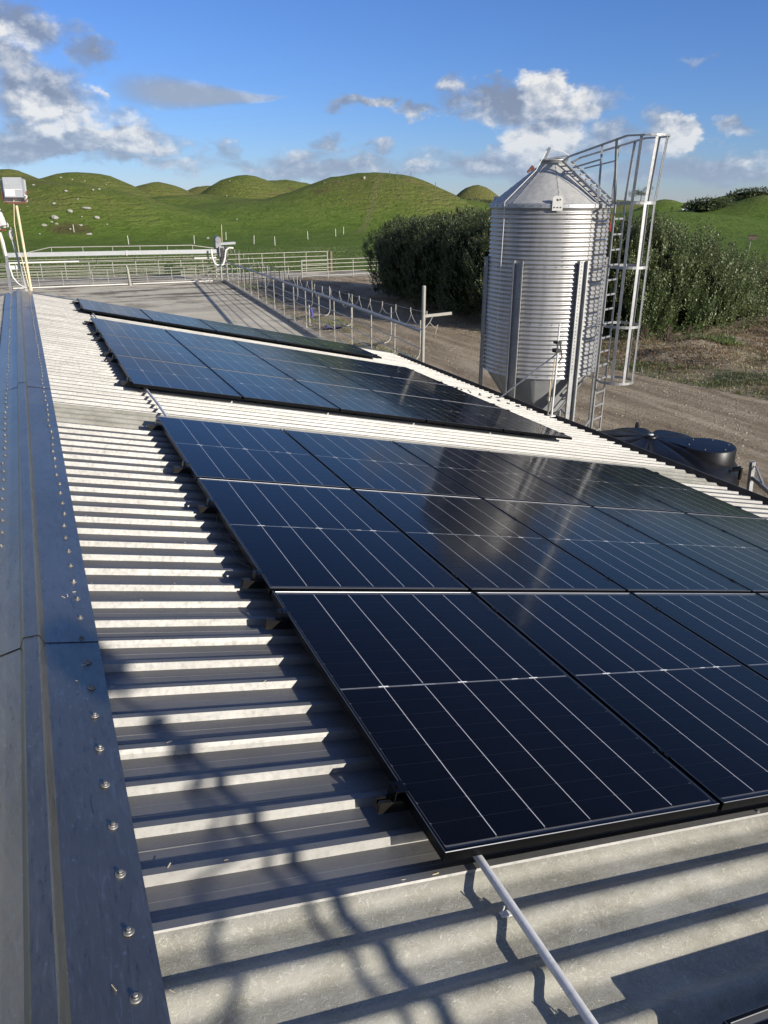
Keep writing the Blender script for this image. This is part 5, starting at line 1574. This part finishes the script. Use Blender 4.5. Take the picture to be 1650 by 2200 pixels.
TR_ = [(13.3, 30), (11.6, 8), (11, 2), (21, 2), (19.6, 10), (18.6, 17), (17.8, 26), (17.5, 34), (14, 34)]
stones('track_stones', 9000, TR_, (.008, .036), lambda x, y: .12 + .88 * sm(lowfreq(x * 1.3, y * .35, 1.0), .05, .6))
stones('bank_stones', 1800, BANK, (.010, .065), lambda x, y: .1 + .9 * sm(edge_d(x, y, BANK), 2.0, .2), bank_z)
stones('yard_side_stones', 2200, LEFTV, (.012, .05), lambda x, y: .5 + 0 * x)
# loose dead twigs on the bank
b = MB()
for i in range(150):
    a = rng.uniform(0, 1, 2); x, y = 19.5 + a[0] * 15, 20.5 + a[1] * 5.5
    if not in_poly(np.array([x]), np.array([y]), BANK)[0]: continue
    z = float(bank_z(np.array([x]), np.array([y]))[0]); L_ = random.uniform(.2, 1.1); an = random.random() * 6.28
    b.tube([(x, y, z + .02), (x + L_ * .5 * math.cos(an), y + L_ * .5 * math.sin(an), z + random.uniform(.05, .3)), (x + L_ * math.cos(an + .3), y + L_ * math.sin(an + .3), z + random.uniform(.05, .5))], [.012, .009, .004], 4, caps=False)
b.build('dead_twigs', M['wood'], kind='stuff')
t = thing('dead_bush', 'bare grey dead bush lying between the right shrubs and the photo edge', 'bush', (32.0, 25.6, 0))
b = MB()
for i in range(40):
    an = random.random() * 6.28; L_ = random.uniform(.6, 1.8); p = Vector((random.uniform(-1.2, 1.2), random.uniform(-.5, .5), .2)); d = Vector((math.cos(an), math.sin(an) * .6, random.uniform(.15, .9)))
    b.tube([p, p + d * L_ * .5, p + d * L_ + Vector((random.uniform(-.2, .2), random.uniform(-.2, .2), random.uniform(-.2, .1)))], [.022, .014, .005], 4, caps=False)
b.build('branches', M['bark'], t)

# dark box on a thin stick above the bushes
t = thing('nest_box', 'small dark box on a thin stick above the right bushes', 'box')
b = MB(); b.bar((36.14, 31.59, 3.50), (36.14, 31.59, 3.70), .44, .30, up=(.7, .7, 0)); b.build('box', M['wood'], t)
b = MB(); b.bar((36.14, 31.59, 3.71), (36.14, 31.59, 3.735), .50, .36, up=(.7, .7, 0)); b.build('lid', M['bark'], t)
b = MB(); b.tube([(36.05, 31.69, 0), (36.05, 31.66, 2.4), (36.08, 31.62, 3.5)], .022, 6); b.build('stick', M['pipe_pale'], t)

# ================================================================== hills: rocks, standards, far trees


def boulder(label, x, y, s, seed, group=None, cat='boulder'):
    r_ = np.random.default_rng(seed); z = hz(x, y)
    b = MB(); n = 9; rows = 6; vs = []
    k = r_.normal(size=(4, 3)) * 2.2; ph = r_.uniform(0, 6, 4); st = r_.uniform(.7, 1.3, 3)
    for i in range(rows):
        el = -.7 + i * (math.pi / 2 + .7) / (rows - 1)
        for j in range(n):
            az = 2 * math.pi * j / n; q = np.array([math.cos(el) * math.cos(az), math.cos(el) * math.sin(az), math.sin(el) * .62]); q = q * (1 + .22 * np.mean(np.sin(k @ q + ph)) * 2) * st
            vs.append(tuple(q * s * .38))
    b.add(vs, [(i * n + j, i * n + (j + 1) % n, (i + 1) * n + (j + 1) % n, (i + 1) * n + j) for i in range(rows - 1) for j in range(n)])
    o = b.build('boulder', M['rock'], label=label, cat=cat, group=group); o.location = (x, y, z + s * .06); o.rotation_euler = (0, 0, r_.uniform(0, 6))
    return o


LH = 'pale boulders on the left hillside'
LL = 'small pale boulder lying in the grass of the left hillside'
for i, (x, y, s, lab) in enumerate([(3.2, 149.0, .6, 'pale boulder highest on the left hillside, right of the floodlight'), (5.5, 140.1, .75, 'pale boulder directly above the largest one on the left hillside'), (7.7, 137.5, 1.0, 'rounded pale boulder in the middle of the left hillside rocks'), (10.2, 138.6, 1.35, 'long pale boulder, upper right of the left hillside rocks'), (5.2, 135.4, 1.6, 'largest pale boulder of the left hillside, beside the brown patch'),
                                    (11.4, 135.5, 1.0, 'pale boulder at the right side of the left hillside rocks'), (3.4, 133.0, .8, 'pale boulder left of the brown patch on the left hillside'), (5.2, 133.4, .7, 'pale boulder just below the largest one on the left hillside'), (8.6, 133.2, .75, 'pale boulder at the upper right edge of the brown patch'), (9.4, 128.9, 1.2, 'low pale boulder at the foot of the brown patch on the left hill'), (9.3, 141.2, .4, 'tiny pale boulder above the long one on the left hillside'), (7.9, 143.5, .7, 'thin long pale rock high on the left hillside'), (4.6, 134.2, .5, None), (7.0, 131.5, .4, None), (2.6, 129.5, .35, None), (12.6, 133.5, .35, None), (1.6, 140.2, .3, None), (9.2, 136.0, .4, None)]):
    boulder(lab or {12: 'small pale boulder touching the left side of the largest hillside boulder', 13: 'small pale boulder in the middle of the brown patch', 14: 'small pale boulder at the foot of the left hill, nearest the floodlight pole', 15: 'small pale boulder at the far right of the left hillside rocks', 16: 'small pale boulder beside the floodlight, left of the other hillside rocks', 17: 'small pale boulder between the brown patch and the rightmost boulder'}[i], x, y, s, i + 1, LH)
HT = 'small pale rock near the top of the left hill'
for i, (x, y, s) in enumerate([(11.0, 216, .8), (13.5, 214, .5), (16.2, 213, .5), (21.0, 212.5, .5), (20.2, 208, .45)]):
    boulder(['small pale rock near the left hill top, leftmost of five', 'small pale rock near the left hill top, second of five', 'small pale rock near the left hill top, middle of five', 'small pale rock near the left hill top, rightmost of five', 'small pale rock near the left hill top, fourth of five'][i], x, y, s, 40 + i, 'rocks near the left hill top')
boulder('flat pale rock on the spur right of the left hill rocks, higher of two', 13.3, 146.2, .5, 90, LH)
boulder('flat pale rock on the spur right of the left hill rocks, lower of two', 12.1, 144.5, .5, 91, LH)
boulder('big pale grey rock standing on the crest of the central hill', 65.6, 155.6, 1.05, 61)
boulder('pale rock on the slope left of the central hill', 50.1, 210.4, .6, 62)
boulder('tiny pale rock on the skyline of the second hill', 53.0, 218.1, .55, 63)
boulder('left of two little rocks in the valley behind the hills', 47.6, 277.7, .5, 64)
boulder('right of two little rocks in the valley behind the hills', 49.3, 277.7, .5, 65)
boulder('small pale rock at the foot of the hills by the gate motor', 26.6, 126.2, .75, 66)
boulder('pale rock low on the green flat left of the central hill', 35.9, 144.1, .6, 67)
boulder('tiny pale rock on the left shoulder of the central hill', 58.8, 160.3, .35, 68)
boulder('tiny pale rock on the face of the central hill', 58.6, 149.9, .35, 69)
WR = 'white rocks by the far right bush'
for i, (x, y, s, lab) in enumerate([(206.7, 211.5, 1.7, 'leftmost of the three white rocks beside the far right bush'), (205.3, 208.2, 1.9, 'middle one of the three white rocks beside the far right bush'), (202.3, 202.1, 1.9, 'rightmost of the three white rocks beside the far right bush')]):
    o = boulder(lab, x, y, s, 80 + i, WR); o.data.materials[0] = M['white']

FS = 'thin white fence standards in the paddock'
for i, (x, y) in enumerate([(7.4, 130.0), (13.3, 114.7), (22.2, 114.6), (30.0, 111.5), (31.7, 106.9), (39.9, 116.9), (45.6, 119.9), (49.0, 125.2), (28.7, 122.9)]):
    z = hz(x, y); b = MB(); b.tube([(0, 0, -.1), (0, 0, 1.05)], .042, 6); b.tube([(0, 0, 1.05), (0, 0, 1.12)], .055, 6)
    o = b.build('fence_standard', M['white'], label=['leftmost thin white fence standard, just below the left hill rocks', 'thin white fence standard above the middle of the backing gate', 'thin white fence standard above the right end of the backing gate', 'thin white fence standard first right of the gate motor', 'thin white fence standard second right of the gate motor',
                'thin white fence standard in the paddock above the lane fence', 'thin white fence standard, left one of the close pair beside the hedge', 'thin white fence standard, right one of the close pair beside the hedge', 'thin white fence standard directly behind the gate motor'][i], cat='fence post', group=FS); o.location = (x, y, z); o.rotation_euler = (random.uniform(-.05, .05), random.uniform(-.05, .05), 0)
CP = 'dark posts on the central hill crest'
for i, (x, y, hgt) in enumerate([(70.4, 153.4, 1.3), (71.6, 152.4, 1.3), (73.9, 150.8, 1.7), (79.0, 149.7, 1.3)]):
    z = hz(x, y); b = MB(); b.tube([(0, 0, -.2), (0, 0, hgt)], .06, 6); b.tube([(-.12, 0, hgt - .1), (.12, 0, hgt - .1)], .02, 5)
    o = b.build('crest_post', M['wood'], label=['leftmost dark thin post on the central hill crest', 'second dark thin post from the left on the central hill crest', 'tallest dark thin post on the central hill crest, third from the left', 'rightmost dark thin post, lower on the central hill shoulder'][i], cat='fence post', group=CP); o.location = (x, y, z)


def far_tree(label, x, y, hgt, w, seed, group=None, m='leaf_dark'):
    r_ = np.random.default_rng(seed); z = hz(x, y)
    t = thing('far_tree', label, 'tree', (x, y, z), group=group)
    b = MB(); b.tube([(0, 0, -.5), (.1, 0, hgt * .5), (0, .1, hgt * .8)], [hgt * .035, hgt * .025, hgt * .012], 6); b.build('trunk', M['bark'], t)
    n = 1500; P = []
    for k in range(7):
        c = np.array([r_.uniform(-w, w) * .6, r_.uniform(-w, w) * .5, hgt * r_.uniform(.45, .92)]); rr = np.array([w * .5, w * .45, hgt * .16]) * r_.uniform(.7, 1.2)
        P.append(c + r_.normal(size=(n // 7, 3)) * rr * .55)
    P = np.concatenate(P); D = unit(r_.normal(size=P.shape) + [0, 0, .4]); N = unit(np.cross(D, r_.normal(size=P.shape)))
    link('crown', leaf_mesh('crown', P, D, N, r_.uniform(.5, 1.0, len(P)) * hgt * .09, r_.uniform(.3, .6, len(P)) * hgt * .07, M[m]), t)


FT = 'dark pines on the skyline between the hills'
far_tree('low dark pine on the skyline, left of the skyline pair', 84.0, 430, 4.2, 4.2, 1, FT)
far_tree('rounded dark pine on the skyline, left one of the close pair', 93.5, 428, 6.0, 3.2, 2, FT)
far_tree('widest dark pine on the skyline, right one of the close pair', 99.0, 426, 6.6, 4.0, 3, FT)
far_tree('distant dark flat topped tree on the right horizon', 352, 396, 8.5, 9.0, 4)


def scrub_mass(label, x, y, a, b_, c, seed, dens=1.0, m='leaf'):
    z = hz(x, y)
    shrub('far_bush', label, 'bush', [(x, y, c * .3, a, b_, c)], dens, M[m], .7, 5, (.5, .30), 'bushes on the far right hill', .5, trunk=False, loc=z - .4)


scrub_mass('large dark bush right of the three white rocks', 196, 190, 6.5, 6.5, 2.5, 1, 2.2)
scrub_mass('dark bush higher up behind the large one, far right', 212, 188, 6, 6, 2.0, 2, 2.2)
scrub_mass('dark bush on the far right hill top at the photo edge', 226, 186, 8, 6, 1.7, 3, 2.0)
scrub_mass('long dark bush at the right photo edge on the far hill', 236, 178, 8, 6, 1.6, 4, 2.0)
scrub_mass('dark scrub at the foot of the distant brown hill, left of the silo', 178, 306, 10, 7, 3.2, 5, 1.2)
scrub_mass('dark scrub at the foot of the distant brown hill, hidden partly by the silo', 187, 300, 10, 7, 3.6, 6, 1.2)
